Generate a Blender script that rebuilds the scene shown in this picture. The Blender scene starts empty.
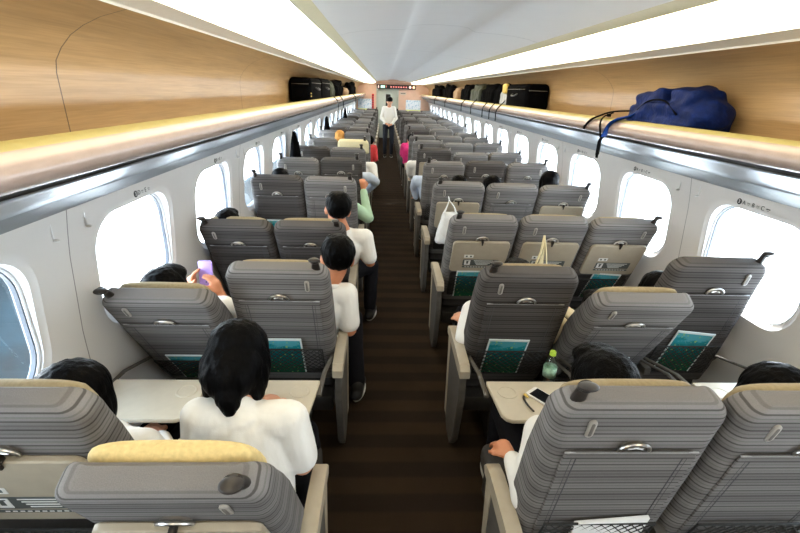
import bpy, bmesh, math, random
from mathutils import Vector, Matrix, Euler, noise
random.seed(7)
S = bpy.context.scene
COL = S.collection
PI = math.pi
R = math.radians

# ------------------------------------------------------------------ render look
S.view_settings.view_transform = 'Standard'
S.view_settings.look = 'None'
S.view_settings.gamma = 1
S.view_settings.use_curve_mapping = False
S.view_settings.exposure = 0.03
try:
    S.cycles.use_denoising = True
    S.cycles.max_bounces = 10
    S.cycles.diffuse_bounces = 5
    S.cycles.transparent_max_bounces = 24
    S.cycles.sample_clamp_indirect = 6
    S.cycles.caustics_reflective = False
    S.cycles.caustics_refractive = False
except Exception:
    pass

# ------------------------------------------------------------------ materials
def lin(c):
    return tuple(((x/255)/12.92 if x/255 <= .04045 else ((x/255+.055)/1.055)**2.4) for x in c)

class NT:
    def __init__(s, name):
        s.m = bpy.data.materials.new(name); s.m.use_nodes = True
        s.t = s.m.node_tree; s.n = s.t.nodes; s.l = s.t.links
        s.b = s.n['Principled BSDF']; s.out = s.n['Material Output']
    def node(s, t, **k):
        n = s.n.new(t)
        for a, v in k.items():
            setattr(n, a, v)
        return n
    def link(s, a, b): s.l.new(a, b)
    def coord(s, scale=(1, 1, 1), loc=(0, 0, 0), kind='Object'):
        c = s.node('ShaderNodeTexCoord'); m = s.node('ShaderNodeMapping')
        m.inputs['Scale'].default_value = scale; m.inputs['Location'].default_value = loc
        s.link(c.outputs[kind], m.inputs[0]); return m.outputs[0]
    def noise(s, vec, scale, detail=4, rough=.5):
        n = s.node('ShaderNodeTexNoise'); n.inputs['Scale'].default_value = scale
        n.inputs['Detail'].default_value = detail; n.inputs['Roughness'].default_value = rough
        s.link(vec, n.inputs['Vector']); return n.outputs['Fac']
    def ramp(s, fac, stops, interp='LINEAR'):
        r = s.node('ShaderNodeValToRGB'); cr = r.color_ramp; cr.interpolation = interp
        while len(cr.elements) < len(stops): cr.elements.new(.5)
        for e, (p, c) in zip(cr.elements, stops):
            e.position = p; e.color = (*c, 1) if len(c) == 3 else c
        s.link(fac, r.inputs[0]); return r.outputs[0]
    def math(s, op, a, b=None):
        m = s.node('ShaderNodeMath', operation=op)
        for i, v in enumerate((a, b)):
            if v is None: continue
            if isinstance(v, (int, float)): m.inputs[i].default_value = v
            else: s.link(v, m.inputs[i])
        return m.outputs[0]
    def mix(s, fac, a, b, mode='MIX'):
        m = s.node('ShaderNodeMix', data_type='RGBA', blend_type=mode)
        for i, v in ((0, fac), (6, a), (7, b)):
            if isinstance(v, (int, float)): m.inputs[i].default_value = v
            elif isinstance(v, tuple): m.inputs[i].default_value = (*v, 1)
            else: s.link(v, m.inputs[i])
        return m.outputs[2]
    def sep(s, vec):
        x = s.node('ShaderNodeSeparateXYZ'); s.link(vec, x.inputs[0]); return x.outputs
    def bump(s, h, strength=.3, dist=.01):
        b = s.node('ShaderNodeBump'); b.inputs['Strength'].default_value = strength
        b.inputs['Distance'].default_value = dist
        s.link(h, b.inputs['Height']); s.link(b.outputs[0], s.b.inputs['Normal'])
    def base(s, v):
        if isinstance(v, tuple): s.b.inputs['Base Color'].default_value = (*v, 1)
        else: s.link(v, s.b.inputs['Base Color'])
    def set(s, rough=.5, metal=0, spec=.5, **k):
        s.b.inputs['Roughness'].default_value = rough; s.b.inputs['Metallic'].default_value = metal
        s.b.inputs['Specular IOR Level'].default_value = spec
        for a, v in k.items(): s.b.inputs[a.replace('_', ' ')].default_value = v

def plain(name, c, rough=.5, metal=0, spec=.5, nz=.12, scale=30, bump=0):
    m = NT(name); v = m.coord(); f = m.noise(v, scale)
    lo = tuple(x*(1-nz) for x in c); hi = tuple(min(1, x*(1+nz)) for x in c)
    m.base(m.ramp(f, [(.3, lo), (.7, hi)])); m.set(rough, metal, spec)
    if bump: m.bump(f, bump, .004)
    return m.m

def fabric(name, base, dark, lite, period=.030):
    m = NT(name); v = m.coord(); z = m.sep(v)[2]
    a = m.math('FRACT', m.math('DIVIDE', z, period))
    b = m.math('FRACT', m.math('DIVIDE', z, period*3.5))
    l1 = m.ramp(a, [(0, dark), (.07, dark), (.12, lite), (.42, lite), (.46, base), (.56, base), (.60, lite), (.90, lite), (.95, dark), (1, dark)])
    l2 = m.ramp(b, [(0, (.72, .72, .72)), (.3, (1, 1, 1)), (.5, (1.0, 1.0, 1.0)), (.7, (.82, .82, .82)), (1, (.72, .72, .72))])
    f = m.noise(m.coord((1, 1, 2)), 380, 2)
    w = m.ramp(f, [(.3, (.88, .88, .88)), (.7, (1.06, 1.06, 1.06))])
    m.base(m.mix(1.0, m.mix(1.0, l1, l2, 'MULTIPLY'), w, 'MULTIPLY'))
    m.set(.9, 0, .08)
    m.bump(f, .25, .003); return m.m

M = {}
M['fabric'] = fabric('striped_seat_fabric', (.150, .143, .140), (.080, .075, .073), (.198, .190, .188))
M['fabric_shaded'] = fabric('striped_seat_fabric_shaded', (.075, .069, .067), (.036, .033, .032), (.098, .091, .089))  # darker copy of the seat fabric, shade painted into its colour
M['cushion'] = plain('seat_cushion_fabric', (.05, .046, .045), .95, spec=.08)
M['pillow'] = plain('headrest_cloth_lit', (.62, .48, .22), .8, bump=.2, scale=80)  # bright copy of the headrest cloth, falling light painted into its colour
M['pillow_dim'] = plain('headrest_cloth_dim', (.27, .215, .125), .85, bump=.2, scale=80)  # same headrest cloth without the painted light
M['beige'] = plain('beige_moulded_plastic', (.36, .31, .235), .45, nz=.04)
M['tray'] = plain('cream_tray_plastic', (.50, .45, .36), .38, nz=.03)
M['shell'] = plain('grey_seat_plastic', (.085, .078, .070), .6, spec=.2)
M['dark'] = plain('dark_plastic', (.025, .023, .022), .4)
M['knob'] = plain('brown_black_handle_plastic', (.022, .018, .016), .38, spec=.3)
M['chrome'] = plain('brushed_metal', (.62, .60, .57), .3, 1, nz=.05)
M['slot'] = plain('recessed_slot_plastic', (.34, .32, .29), .35)
M['slotin'] = plain('slot_inside', (.12, .11, .10), .5)
M['net'] = plain('black_elastic_net', (.012, .012, .012), .7)
M['black'] = plain('black_cloth', (.0022, .0022, .0025), .95, spec=.01, bump=.3)
M['case'] = plain('black_suitcase_shell', (.0022, .0022, .0026), .85, spec=.01)
M['skin'] = plain('skin', (.56, .27, .165), .5, nz=.07, scale=12)
M['skin_tan'] = plain('tan_skin', (.50, .20, .10), .5, nz=.07, scale=12)  # deeper tan skin tone
M['white_label'] = plain('white_print', (.75, .75, .72), .5, nz=.03)
M['grey_label'] = plain('grey_print', (.06, .068, .065), .5, nz=.03)
M['ink'] = plain('black_ink', (.01, .01, .012), .5)
M['white_plastic'] = plain('white_plastic', (.78, .79, .80), .4, nz=.03)
M['trouser'] = plain('black_trouser_cloth', (.008, .008, .011), .9, spec=.08, bump=.3)
M['shoe'] = plain('black_shoe_canvas', (.015, .015, .016), .7)
M['sole'] = plain('pale_rubber_sole', (.6, .6, .58), .6)
M['red'] = plain('red_cloth', (.55, .03, .035), .8)
M['pink'] = plain('magenta_cloth', (.75, .03, .22), .8)
M['navycloth'] = plain('dark_navy_trouser_cloth', (.012, .016, .03), .8)
M['gold'] = plain('mustard_cloth', (.55, .40, .10), .7)
M['silver_cloth'] = plain('silver_grey_cloth', (.30, .30, .31), .5)
M['olive'] = plain('olive_cloth', (.016, .020, .008), .8)
M['brown_cloth'] = plain('tan_paper', (.25, .16, .09), .8)

def cloth(name, c, b=.55):
    m = NT(name); v = m.coord((1, 1, .5)); f = m.noise(v, 9, 3, .45); g = m.noise(m.coord(), 420, 1)
    m.base(c); m.set(.85, 0, .2)
    m.b.inputs['Subsurface Weight'].default_value = 0
    bb = m.node('ShaderNodeBump'); bb.inputs['Strength'].default_value = .25; bb.inputs['Distance'].default_value = .002
    m.link(g, bb.inputs['Height'])
    ba = m.node('ShaderNodeBump'); ba.inputs['Strength'].default_value = b; ba.inputs['Distance'].default_value = .03
    m.link(f, ba.inputs['Height']); m.link(bb.outputs[0], ba.inputs['Normal']); m.link(ba.outputs[0], m.b.inputs['Normal'])
    return m.m
M['white_shirt'] = cloth('white_cotton_shirt', (.78, .78, .77))
M['cream_cloth'] = cloth('cream_cloth', (.66, .58, .36), .4)
M['mint'] = cloth('mint_green_cotton', (.38, .55, .40))
M['blueshirt'] = cloth('pale_blue_cotton', (.52, .60, .74))
M['beigeshirt'] = cloth('beige_cotton', (.62, .52, .34))

def hair(name, c, hi, sc=(55, 55, 5)):
    m = NT(name); v = m.coord(sc); f = m.noise(v, 1.6, 5, .6)
    m.base(m.ramp(f, [(.35, c), (.75, hi)])); m.set(.42, 0, .035)
    m.bump(f, .7, .005); return m.m
M['hair'] = hair('black_hair', (.0008, .0008, .001), (.0035, .0033, .004))
M['hair_short'] = hair('short_black_hair', (.0007, .0007, .0008), (.003, .0028, .003), (90, 90, 90))
M['hair_orange'] = hair('light_brown_dyed_hair', (.42, .19, .05), (.62, .33, .10))

# carpet
m = NT('brown_carpet'); v = m.coord(); x, y, z = m.sep(v)
fy = m.math('FRACT', m.math('DIVIDE', y, .21))
band = m.ramp(fy, [(0, (.030, .0185, .0105)), (.42, (.030, .0185, .0105)), (.5, (.018, .0115, .0075)), (.92, (.018, .0115, .0075)), (1, (.030, .0185, .0105))])
n1 = m.noise(m.coord((1, 1, 1)), 320, 2); n2 = m.noise(v, 3, 3)
m.base(m.mix(1.0, m.mix(1.0, band, m.ramp(n1, [(.3, (.55, .55, .55)), (.7, (1.35, 1.35, 1.35))]), 'MULTIPLY'), m.ramp(n2, [(.3, (.8, .8, .8)), (.7, (1.1, 1.1, 1.1))]), 'MULTIPLY'))
m.set(.9, 0, .08); m.bump(n1, .4, .004); M['carpet'] = m.m

# wall panel with seams every 2.08 m
def seam_mat(name, c, y0, seamc, nz=.02, rough=.42, wood=False, width=.005, spec=.5, coat=0):
    m = NT(name); v = m.coord(); x, y, z = m.sep(v)
    if wood:
        f = m.noise(m.coord((14, 1.1, 22)), 1.6, 8, .62)
        g = m.noise(m.coord((60, 2.5, 120)), 1.5, 4, .6)
        h = m.noise(m.coord((3, .5, 7)), 1.2, 3, .5)
        col = m.ramp(f, [(.30, tuple(q*.84 for q in c)), (.5, c), (.72, tuple(min(1, q*1.10) for q in c))])
        col = m.mix(1.0, col, m.ramp(g, [(.35, (.86, .84, .80)), (.65, (1.04, 1.04, 1.04))]), 'MULTIPLY')
        col = m.mix(1.0, col, m.ramp(h, [(.35, (.88, .86, .84)), (.65, (1.05, 1.05, 1.05))]), 'MULTIPLY')
    else:
        f = m.noise(v, 6, 3)
        col = m.ramp(f, [(.3, tuple(q*(1-nz) for q in c)), (.7, c)])
    fr = m.math('FRACT', m.math('DIVIDE', m.math('SUBTRACT', y, y0-width/2-20.8), 2.08))
    line = m.math('LESS_THAN', fr, width/2.08)
    m.base(m.mix(line, col, seamc)); m.set(rough, 0, spec)
    if coat: m.b.inputs['Coat Weight'].default_value = coat; m.b.inputs['Coat Roughness'].default_value = .18
    return m.m
M['wallL'] = seam_mat('white_wall_panel_left', (.68, .67, .66), 1.60, (.22, .22, .22))
M['wallR'] = seam_mat('white_wall_panel_right', (.69, .67, .655), 2.62, (.22, .22, .22))
M['wood'] = seam_mat('oak_veneer_bulkhead', (.43, .275, .13), 1.70, (.10, .06, .03), rough=.42, wood=True, width=.006, coat=.15)
M['frame'] = plain('window_frame_white', (.74, .76, .79), .35, nz=.02)
M['gasket'] = plain('window_rubber_gasket', (.05, .06, .08), .5)
M['alu'] = plain('brushed_aluminium', (.36, .38, .40), .32, .85, nz=.08, scale=8)
M['alu2'] = plain('matt_grey_aluminium', (.17, .185, .195), .42, .6, nz=.08, scale=8)
M['nose'] = plain('rack_nose_pearl_brown', (.37, .28, .235), .27, .15, spec=.6, nz=.06, scale=14)
M['gap'] = plain('rack_black_gap', (.008, .008, .009), .6)  # black strip in the gap below the rack nose
M['rim'] = plain('rack_rim_gold', (.36, .30, .11), .5, 0, spec=.25, nz=.05)
M['shelf'] = plain('rack_shelf', (.36, .32, .24), .4)
M['ceil'] = seam_mat('ceiling_panel', (.94, .95, .96), 1.2, (.42, .43, .44), rough=.5, width=.006)
M['ceilcream'] = plain('cream_light_surround', (.72, .66, .46), .45, nz=.03)
M['soffit'] = plain('white_soffit_panel', (.90, .89, .85), .4, nz=.02)
M['endwall'] = plain('pinkish_wood_end_wall', (.62, .40, .30), .5, nz=.06, scale=5)
M['door'] = plain('grey_green_door_paint', (.40, .43, .37), .45, nz=.03)
M['doorglass'] = plain('dark_door_window', (.01, .01, .012), .15)
M['beigepanel'] = plain('beige_end_panel', (.55, .45, .36), .5)

def emis(name, c, s):
    m = NT(name); m.base((.8, .8, .8)); m.b.inputs['Emission Color'].default_value = (*c, 1)
    m.b.inputs['Emission Strength'].default_value = s; return m.m
M['lamp'] = emis('warm_lamp_diffuser', (1.0, .89, .64), 5.0)
M['led_red'] = emis('red_led', (1, .06, .03), 1.2)
M['led_orange'] = emis('orange_led', (1, .35, .05), 2.5)
M['led_pink'] = emis('pink_led', (1, .45, .40), 1.6)
M['led_green'] = emis('green_sign_light', (.25, .85, .55), 1.0)
M['phone_screen'] = emis('lilac_phone_back', (.45, .30, .80), .12)
M['phone_lilac'] = plain('lilac_phone_case', (.40, .28, .72), .4, nz=.03)
M['screen'] = plain('dark_phone_glass', (.008, .009, .012), .08, nz=.02)

# thin glass
m = NT('thin_window_glass')
tr = m.node('ShaderNodeBsdfTransparent'); tr.inputs[0].default_value = (.93, .97, .98, 1)
gl = m.node('ShaderNodeBsdfGlossy'); gl.inputs['Roughness'].default_value = .02
lw = m.node('ShaderNodeLayerWeight'); lw.inputs[0].default_value = .5
fac = m.math('ADD', m.math('MULTIPLY', m.math('POWER', lw.outputs['Facing'], 4.0), .5), .035)
mx = m.node('ShaderNodeMixShader'); m.link(fac, mx.inputs[0]); m.link(tr.outputs[0], mx.inputs[1]); m.link(gl.outputs[0], mx.inputs[2])
m.link(mx.outputs[0], m.out.inputs['Surface']); M['glass'] = m.m

m = NT('clear_bottle_plastic')
tr = m.node('ShaderNodeBsdfTransparent'); tr.inputs[0].default_value = (.75, .83, .80, 1)
gl = m.node('ShaderNodeBsdfGlossy'); gl.inputs['Roughness'].default_value = .06
lw = m.node('ShaderNodeLayerWeight'); lw.inputs[0].default_value = .5
fac = m.math('ADD', m.math('MULTIPLY', m.math('POWER', lw.outputs['Facing'], 4.0), .5), .10)
mx = m.node('ShaderNodeMixShader'); m.link(fac, mx.inputs[0]); m.link(tr.outputs[0], mx.inputs[1]); m.link(gl.outputs[0], mx.inputs[2])
m.link(mx.outputs[0], m.out.inputs['Surface']); M['bottle'] = m.m
M['cap'] = plain('lime_bottle_cap', (.42, .62, .06), .4, nz=.03)
M['bottlelabel'] = plain('green_white_bottle_label', (.30, .50, .38), .5, nz=.4, scale=70)

m = NT('magazine_cover'); v = m.coord(); x, y, z = m.sep(v)
f = m.noise(m.coord((1, 1, 2.2)), 16, 5, .6)
zz = m.math('ADD', m.math('MULTIPLY', z, 3.0), m.math('MULTIPLY', f, .55))
c = m.ramp(zz, [(.10, (.02, .10, .05)), (.45, (.015, .12, .07)), (.80, (.008, .17, .18)), (.97, (.02, .26, .31)), (1.0, (.08, .36, .42))])
g = m.noise(m.coord(), 55, 3)
c = m.mix(m.math('GREATER_THAN', g, .64), c, (.25, .5, .16))
ax = m.math('GREATER_THAN', m.math('ABSOLUTE', x), .097); az = m.math('GREATER_THAN', z, .276)
c = m.mix(m.math('MAXIMUM', ax, az), c, (.72, .80, .80))
m.base(c); m.set(.25, 0, .5); M['mag'] = m.m

m = NT('navy_nylon'); v = m.coord(); f = m.noise(v, 14, 4, .6); g = m.noise(v, 300, 1)
m.base(m.ramp(f, [(.3, (.0003, .0045, .036)), (.7, (.0006, .011, .085))])); m.set(.65, 0, .12); m.bump(f, .8, .02); M['navy'] = m.m
M['strapblue'] = plain('blue_webbing', (.003, .03, .17), .8, spec=.1)
M['webbing'] = plain('black_webbing', (.003, .003, .0035), .9, spec=.02)

m = NT('white_polythene'); v = m.coord(); f = m.noise(v, 22, 4, .6)
m.base((.80, .82, .84)); m.set(.4, 0, .5); m.bump(f, .7, .01)
m.b.inputs['Transmission Weight'].default_value = 0; M['plasticbag'] = m.m

m = NT('route_map_print'); v = m.coord(); x, y, z = m.sep(v)
f = m.noise(v, 14, 3)
c = m.mix(m.math('GREATER_THAN', f, .56), (.70, .76, .84), (.36, .52, .68))
c = m.mix(m.math('LESS_THAN', z, -.155), c, (.72, .78, .30)); m.base(c); m.set(.4); M['map'] = m.m

M['barrier'] = plain('blue_noise_barrier_paint', (.0022, .0095, .0150), .6, spec=.1, nz=.6, scale=2.2)
M['concrete'] = plain('pale_concrete', (.88, .89, .90), .9, nz=.05, scale=1)

# ------------------------------------------------------------------ mesh helpers
def link(name, me, mats, parent=None, smooth=True):
    o = bpy.data.objects.new(name, me); COL.objects.link(o)
    if not isinstance(mats, (list, tuple)): mats = [mats]
    if not me.materials:
        for k in mats: me.materials.append(k)
    if parent: o.parent = parent
    return o
def obj(name, bm, mats, parent=None, smooth=True, auto=None):
    bmesh.ops.recalc_face_normals(bm, faces=bm.faces)
    me = bpy.data.meshes.new(name)
    if smooth:
        for f in bm.faces: f.smooth = True
    if auto:
        for e in bm.edges:
            if len(e.link_faces) == 2 and e.calc_face_angle(0) > R(auto): e.smooth = False
    bm.to_mesh(me); bm.free()
    return link(name, me, mats, parent)
def root(name, label, cat, loc=(0, 0, 0), group=None, rz=0):
    o = bpy.data.objects.new(name, None); COL.objects.link(o); o.location = loc; o.rotation_euler.z = rz
    o.empty_display_size = .1
    return tag(o, label, cat, group)
def tag(o, label, cat, group=None, kind=None):
    o['label'] = label; o['category'] = cat
    if group: o['group'] = group
    if kind: o['kind'] = kind
    return o
def struct(o): o['kind'] = 'structure'; return o
def box(bm, c, s, bev=0, rot=None, mi=0, seg=2):
    r = bmesh.ops.create_cube(bm, size=1)
    vs = r['verts']
    bmesh.ops.scale(bm, vec=s, verts=vs)
    if bev:
        es = list({e for v in vs for e in v.link_edges})
        q = bmesh.ops.bevel(bm, geom=es, offset=bev, segments=seg, affect='EDGES', profile=.5)
        vs = list({v for f in q['faces'] for v in f.verts} | {v for v in vs if v.is_valid})
        # gather whole island
        seen = set(vs); st = list(vs)
        while st:
            a = st.pop()
            for e in a.link_edges:
                b = e.other_vert(a)
                if b not in seen: seen.add(b); st.append(b)
        vs = list(seen)
    if rot: bmesh.ops.rotate(bm, cent=(0, 0, 0), matrix=Euler(rot).to_matrix(), verts=vs)
    bmesh.ops.translate(bm, vec=c, verts=vs)
    for f in {f for v in vs for f in v.link_faces}: f.material_index = mi
    return vs
def rrect(w, h, r, n=5, cx=0, cy=0):
    pts = []
    r = min(r, w/2-1e-4, h/2-1e-4)
    for qx, qy, a0 in ((1, 1, 0), (-1, 1, 90), (-1, -1, 180), (1, -1, 270)):
        for k in range(n+1):
            a = R(a0+90*k/n)
            pts.append((cx+qx*(w/2-r)+r*math.cos(a), cy+qy*(h/2-r)+r*math.sin(a)))
    return pts
def loft(bm, rings, cap=True, closed=True, mi=0):
    V = [[bm.verts.new(p) for p in r] for r in rings]
    n = len(V[0])
    for a, b in zip(V, V[1:]):
        for i in range(n if closed else n-1):
            f = bm.faces.new((a[i], a[(i+1) % n], b[(i+1) % n], b[i])); f.material_index = mi
    if cap:
        for r in (V[0], V[-1]):
            try: f = bm.faces.new(r); f.material_index = mi
            except Exception: pass
    return V
def plate(bm, pts, axis, a0, a1, mi=0, bev=0):
    """extrude a 2D outline; axis: 'y' -> pts are (x,z), thickness a0..a1 in y; 'z' -> (x,y); 'x' -> (y,z)"""
    def P(p, a, k=1.0, c=(0, 0)):
        u, v = c[0]+(p[0]-c[0])*k, c[1]+(p[1]-c[1])*k
        return (u, a, v) if axis == 'y' else (u, v, a) if axis == 'z' else (a, u, v)
    if not bev:
        return loft(bm, [[P(p, a0) for p in pts], [P(p, a1) for p in pts]], mi=mi)
    cx = sum(p[0] for p in pts)/len(pts); cy = sum(p[1] for p in pts)/len(pts)
    ex = max(abs(p[0]-cx) for p in pts); k = 1-bev/ex
    s = 1 if a1 > a0 else -1
    return loft(bm, [[P(p, a0, k, (cx, cy)) for p in pts], [P(p, a0+s*bev) for p in pts], [P(p, a1-s*bev) for p in pts], [P(p, a1, k, (cx, cy)) for p in pts]], mi=mi)
def tube(bm, pts, rad, n=8, cap=True, mi=0, flat=1.0, closed=False):
    pts = [Vector(p) for p in pts]
    if not isinstance(rad, (list, tuple)): rad = [rad]*len(pts)
    rings = []; up = Vector((0, 0, 1)); prev = None
    N = len(pts)
    for i, p in enumerate(pts):
        if closed: t = (pts[(i+1) % N]-pts[i-1]).normalized()
        else: t = (pts[min(i+1, N-1)]-pts[max(i-1, 0)]).normalized()
        if prev is None:
            a = t.cross(up)
            if a.length < 1e-3: a = t.cross(Vector((1, 0, 0)))
            a.normalize()
        else:
            a = (prev - t*prev.dot(t)); a.normalize()
        prev = a; b = t.cross(a)
        rings.append([p+(a*math.cos(2*PI*k/n)+b*math.sin(2*PI*k/n)*flat)*rad[i] for k in range(n)])
    if closed: rings.append(rings[0])
    loft(bm, rings, cap and not closed, mi=mi)
    if closed: bmesh.ops.remove_doubles(bm, verts=bm.verts, dist=1e-6)
def spline(pts, n=6):
    P = [Vector(p) for p in pts]; P = [P[0]*2-P[1]]+P+[P[-1]*2-P[-2]]; out = []
    for i in range(1, len(P)-2):
        for k in range(n):
            t = k/n; a, b, c, d = P[i-1:i+3]
            out.append(.5*((2*b)+(-a+c)*t+(2*a-5*b+4*c-d)*t*t+(-a+3*b-3*c+d)*t**3))
    out.append(P[-2]); return out
def lathe(bm, prof, c=(0, 0, 0), n=20, mi=0):
    loft(bm, [[(c[0]+r*math.cos(2*PI*k/n), c[1]+r*math.sin(2*PI*k/n), c[2]+z) for k in range(n)] for r, z in prof], mi=mi)
def profile_strip(bm, prof, y0, y1, step=1.04, mi=0, th=0):
    ys = [y0]
    while ys[-1]+step < y1-1e-3: ys.append(ys[-1]+step)
    ys.append(y1)
    loft(bm, [[(x, y, z) for x, z in prof] for y in ys], cap=th > 0, closed=th > 0, mi=mi)
def solid_prof(prof, dx, dz):
    return list(prof)+[(x+dx, z+dz) for x, z in reversed(prof)]

def capsule(bm, p0, p1, r0, r1, n=14, flat=1.0, fdir=None):
    p0, p1 = Vector(p0), Vector(p1); t = (p1-p0)
    L = t.length
    if L < 1e-5: t = Vector((0, 0, 1)); L = 1e-5
    t = t/L
    if fdir is not None: a = Vector(fdir); a = (a-t*a.dot(t)).normalized()
    else:
        a = t.cross(Vector((0, 0, 1)))
        if a.length < 1e-3: a = t.cross(Vector((1, 0, 0)))
        a.normalize()
    b = t.cross(a); rings = []
    for k in range(1, 6):
        th = PI/2*(1-k/5); rings.append((p0-t*r0*math.sin(th), r0*math.cos(th) if k < 5 else r0))
    for k in range(0, 5):
        th = PI/2*(k/5); rings.append((p1+t*r1*math.sin(th), r1*math.cos(th)))
    loft(bm, [[c+(a*math.cos(2*PI*i/n)*flat+b*math.sin(2*PI*i/n))*r for i in range(n)] for c, r in rings])
def ellips(bm, c, rad, rot=None):
    r = bmesh.ops.create_uvsphere(bm, u_segments=20, v_segments=14, radius=1)
    vs = r['verts']; bmesh.ops.scale(bm, vec=rad, verts=vs)
    if rot is not None: bmesh.ops.rotate(bm, cent=(0, 0, 0), matrix=rot if isinstance(rot, Matrix) else Euler(rot).to_matrix(), verts=vs)
    bmesh.ops.translate(bm, vec=c, verts=vs)
def remeshed(name, bm, mats, parent, voxel=.01, smooth=2, disp=0, dscale=20, dvec=(1, 1, 1)):
    me = bpy.data.meshes.new(name+'_raw'); bm.to_mesh(me); bm.free()
    o = bpy.data.objects.new(name, me); COL.objects.link(o)
    r = o.modifiers.new('r', 'REMESH'); r.mode = 'VOXEL'; r.voxel_size = voxel; r.use_smooth_shade = True
    if smooth:
        s = o.modifiers.new('s', 'SMOOTH'); s.factor = .6; s.iterations = smooth*2
    dg = bpy.context.evaluated_depsgraph_get(); dg.update()
    ev = bpy.data.meshes.new_from_object(o.evaluated_get(dg))
    o.modifiers.clear(); o.data = ev; ev.name = name; bpy.data.meshes.remove(me)
    ev.materials.clear()
    for k in (mats if isinstance(mats, (list, tuple)) else [mats]): ev.materials.append(k)
    for p in ev.polygons: p.use_smooth = True
    if disp:
        nn = [v.normal.copy() for v in ev.vertices]
        for v, q in zip(ev.vertices, nn):
            c = Vector((v.co.x*dvec[0], v.co.y*dvec[1], v.co.z*dvec[2]))*dscale
            v.co += q*disp*noise.noise(c)
    if parent: o.parent = parent
    return o
def text_mesh(name, body, size, mat, parent=None, extrude=.0008):
    cu = bpy.data.curves.new(name, 'FONT'); cu.body = body; cu.size = size; cu.extrude = extrude
    cu.align_x = 'CENTER'; cu.align_y = 'CENTER'
    o = bpy.data.objects.new(name, cu); COL.objects.link(o)
    dg = bpy.context.evaluated_depsgraph_get(); dg.update()
    me = bpy.data.meshes.new_from_object(o.evaluated_get(dg)); bpy.data.objects.remove(o)
    return me

# ------------------------------------------------------------------ camera
cam = bpy.data.cameras.new('camera'); co = bpy.data.objects.new('camera', cam); COL.objects.link(co)
Rm = Matrix(((0.9989998567, -0.0164195515, -0.0415894765), (-0.0325500624, 0.3706507107, -0.9282017798), (0.030655826, 0.9286271851, 0.3697455495)))
mw = Rm.to_4x4(); mw.translation = Vector((-.36, 0, 1.92)); co.matrix_world = mw
cam.sensor_width = 36; cam.lens = 36*442/800; cam.clip_start = .02; cam.clip_end = 400
S.camera = co

# ------------------------------------------------------------------ world
w = bpy.data.worlds.new('overcast_daylight'); S.world = w; w.use_nodes = True
nt = w.node_tree; bg = nt.nodes['Background']
tc = nt.nodes.new('ShaderNodeTexCoord'); sp = nt.nodes.new('ShaderNodeSeparateXYZ'); rp = nt.nodes.new('ShaderNodeValToRGB')
nt.links.new(tc.outputs['Generated'], sp.inputs[0]); nt.links.new(sp.outputs[2], rp.inputs[0])
rp.color_ramp.elements[0].position = .0; rp.color_ramp.elements[0].color = (.86, .94, 1, 1)
rp.color_ramp.elements[1].position = .9; rp.color_ramp.elements[1].color = (.62, .80, 1, 1)
nt.links.new(rp.outputs[0], bg.inputs[0]); bg.inputs[1].default_value = 15

# ------------------------------------------------------------------ car body
Y0, Y1 = -4.4, 19.9
PITCH = 1.04
def wx(z):  # inner wall half width at height z
    return 1.56 if z < .9 else 1.56-.06*((z-.9)/.6)**2
ZB, ZT = 0.0, 1.50
WZ0, WZ1 = .885, 1.395

bm = bmesh.new(); box(bm, (0, (Y0+Y1)/2, -.02), (3.4, Y1-Y0+.4, .04)); struct(obj('floor', bm, M['carpet'], smooth=False))

def wall(side, far, wwid, mat):
    bm = bmesh.new()
    N = 10
    cy = far-wwid/2; k0 = math.floor((Y0-cy)/PITCH)+1
    cz = (WZ0+WZ1)/2; hh = (WZ1-WZ0)
    centers = []
    k = k0
    while cy+k*PITCH+PITCH/2 < Y1+.01:
        centers.append(cy+k*PITCH); k += 1
    s = side
    for c in centers:
        inner = rrect(wwid, hh, .15, 7, c, cz)
        wide = rrect(wwid+.05, hh+.05, .17, 7, c, cz)
        # outer rectangle, same angular order
        outer = []
        for (u, v) in wide:
            du, dv = u-c, v-cz
            H = PITCH/2
            t = min(H/abs(du) if abs(du) > 1e-6 else 9e9, ((ZT-cz) if dv > 0 else (cz-ZB))/abs(dv) if abs(dv) > 1e-6 else 9e9)
            outer.append([c+du*t, cz+dv*t])
        # snap nearest to the corners
        for (qx, qy) in ((1, ZT), (-1, ZT), (-1, ZB), (1, ZB)):
            tx, ty = c+qx*PITCH/2, qy
            j = min(range(len(outer)), key=lambda i: (outer[i][0]-tx)**2+(outer[i][1]-ty)**2)
            outer[j] = [tx, ty]
        rings = []
        for t in (0, .35, .7, .92, 1):
            rings.append([(s*wx(o[1]*(1-t)+q[1]*t), o[0]*(1-t)+q[0]*t, o[1]*(1-t)+q[1]*t) for o, q in zip(outer, wide)])
        rings.append([(s*(wx(p[1])+.008), p[0]+(q[0]-p[0])*.5, p[1]+(q[1]-p[1])*.5) for p, q in zip(wide, inner)])
        rings.append([(s*(wx(p[1])+.011), p[0], p[1]) for p in inner])
        rings.append([(s*(1.60), c+(p[0]-c)*.985, cz+(p[1]-cz)*.985) for p in inner])
        loft(bm, rings, cap=False)
    a, b = centers[0]-PITCH/2, centers[-1]+PITCH/2
    for ya, yb in ((Y0, a), (b, Y1)):
        if yb-ya > .001: loft(bm, [[(s*wx(z), y, z) for z in (0, .9, 1.1, 1.3, ZT)] for y in (ya, yb)], cap=False, closed=False)
    bmesh.ops.remove_doubles(bm, verts=bm.verts, dist=1e-4)
    # outer skin so that the wall is solid from outside
    wo = struct(obj('wall_left' if s < 0 else 'wall_right', bm, mat, auto=25))
    return centers, wo
cL, wallL = wall(-1, 2.445, .67, M['wallL'])
cR, wallR = wall(1, 2.44, .67, M['wallR'])

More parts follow.
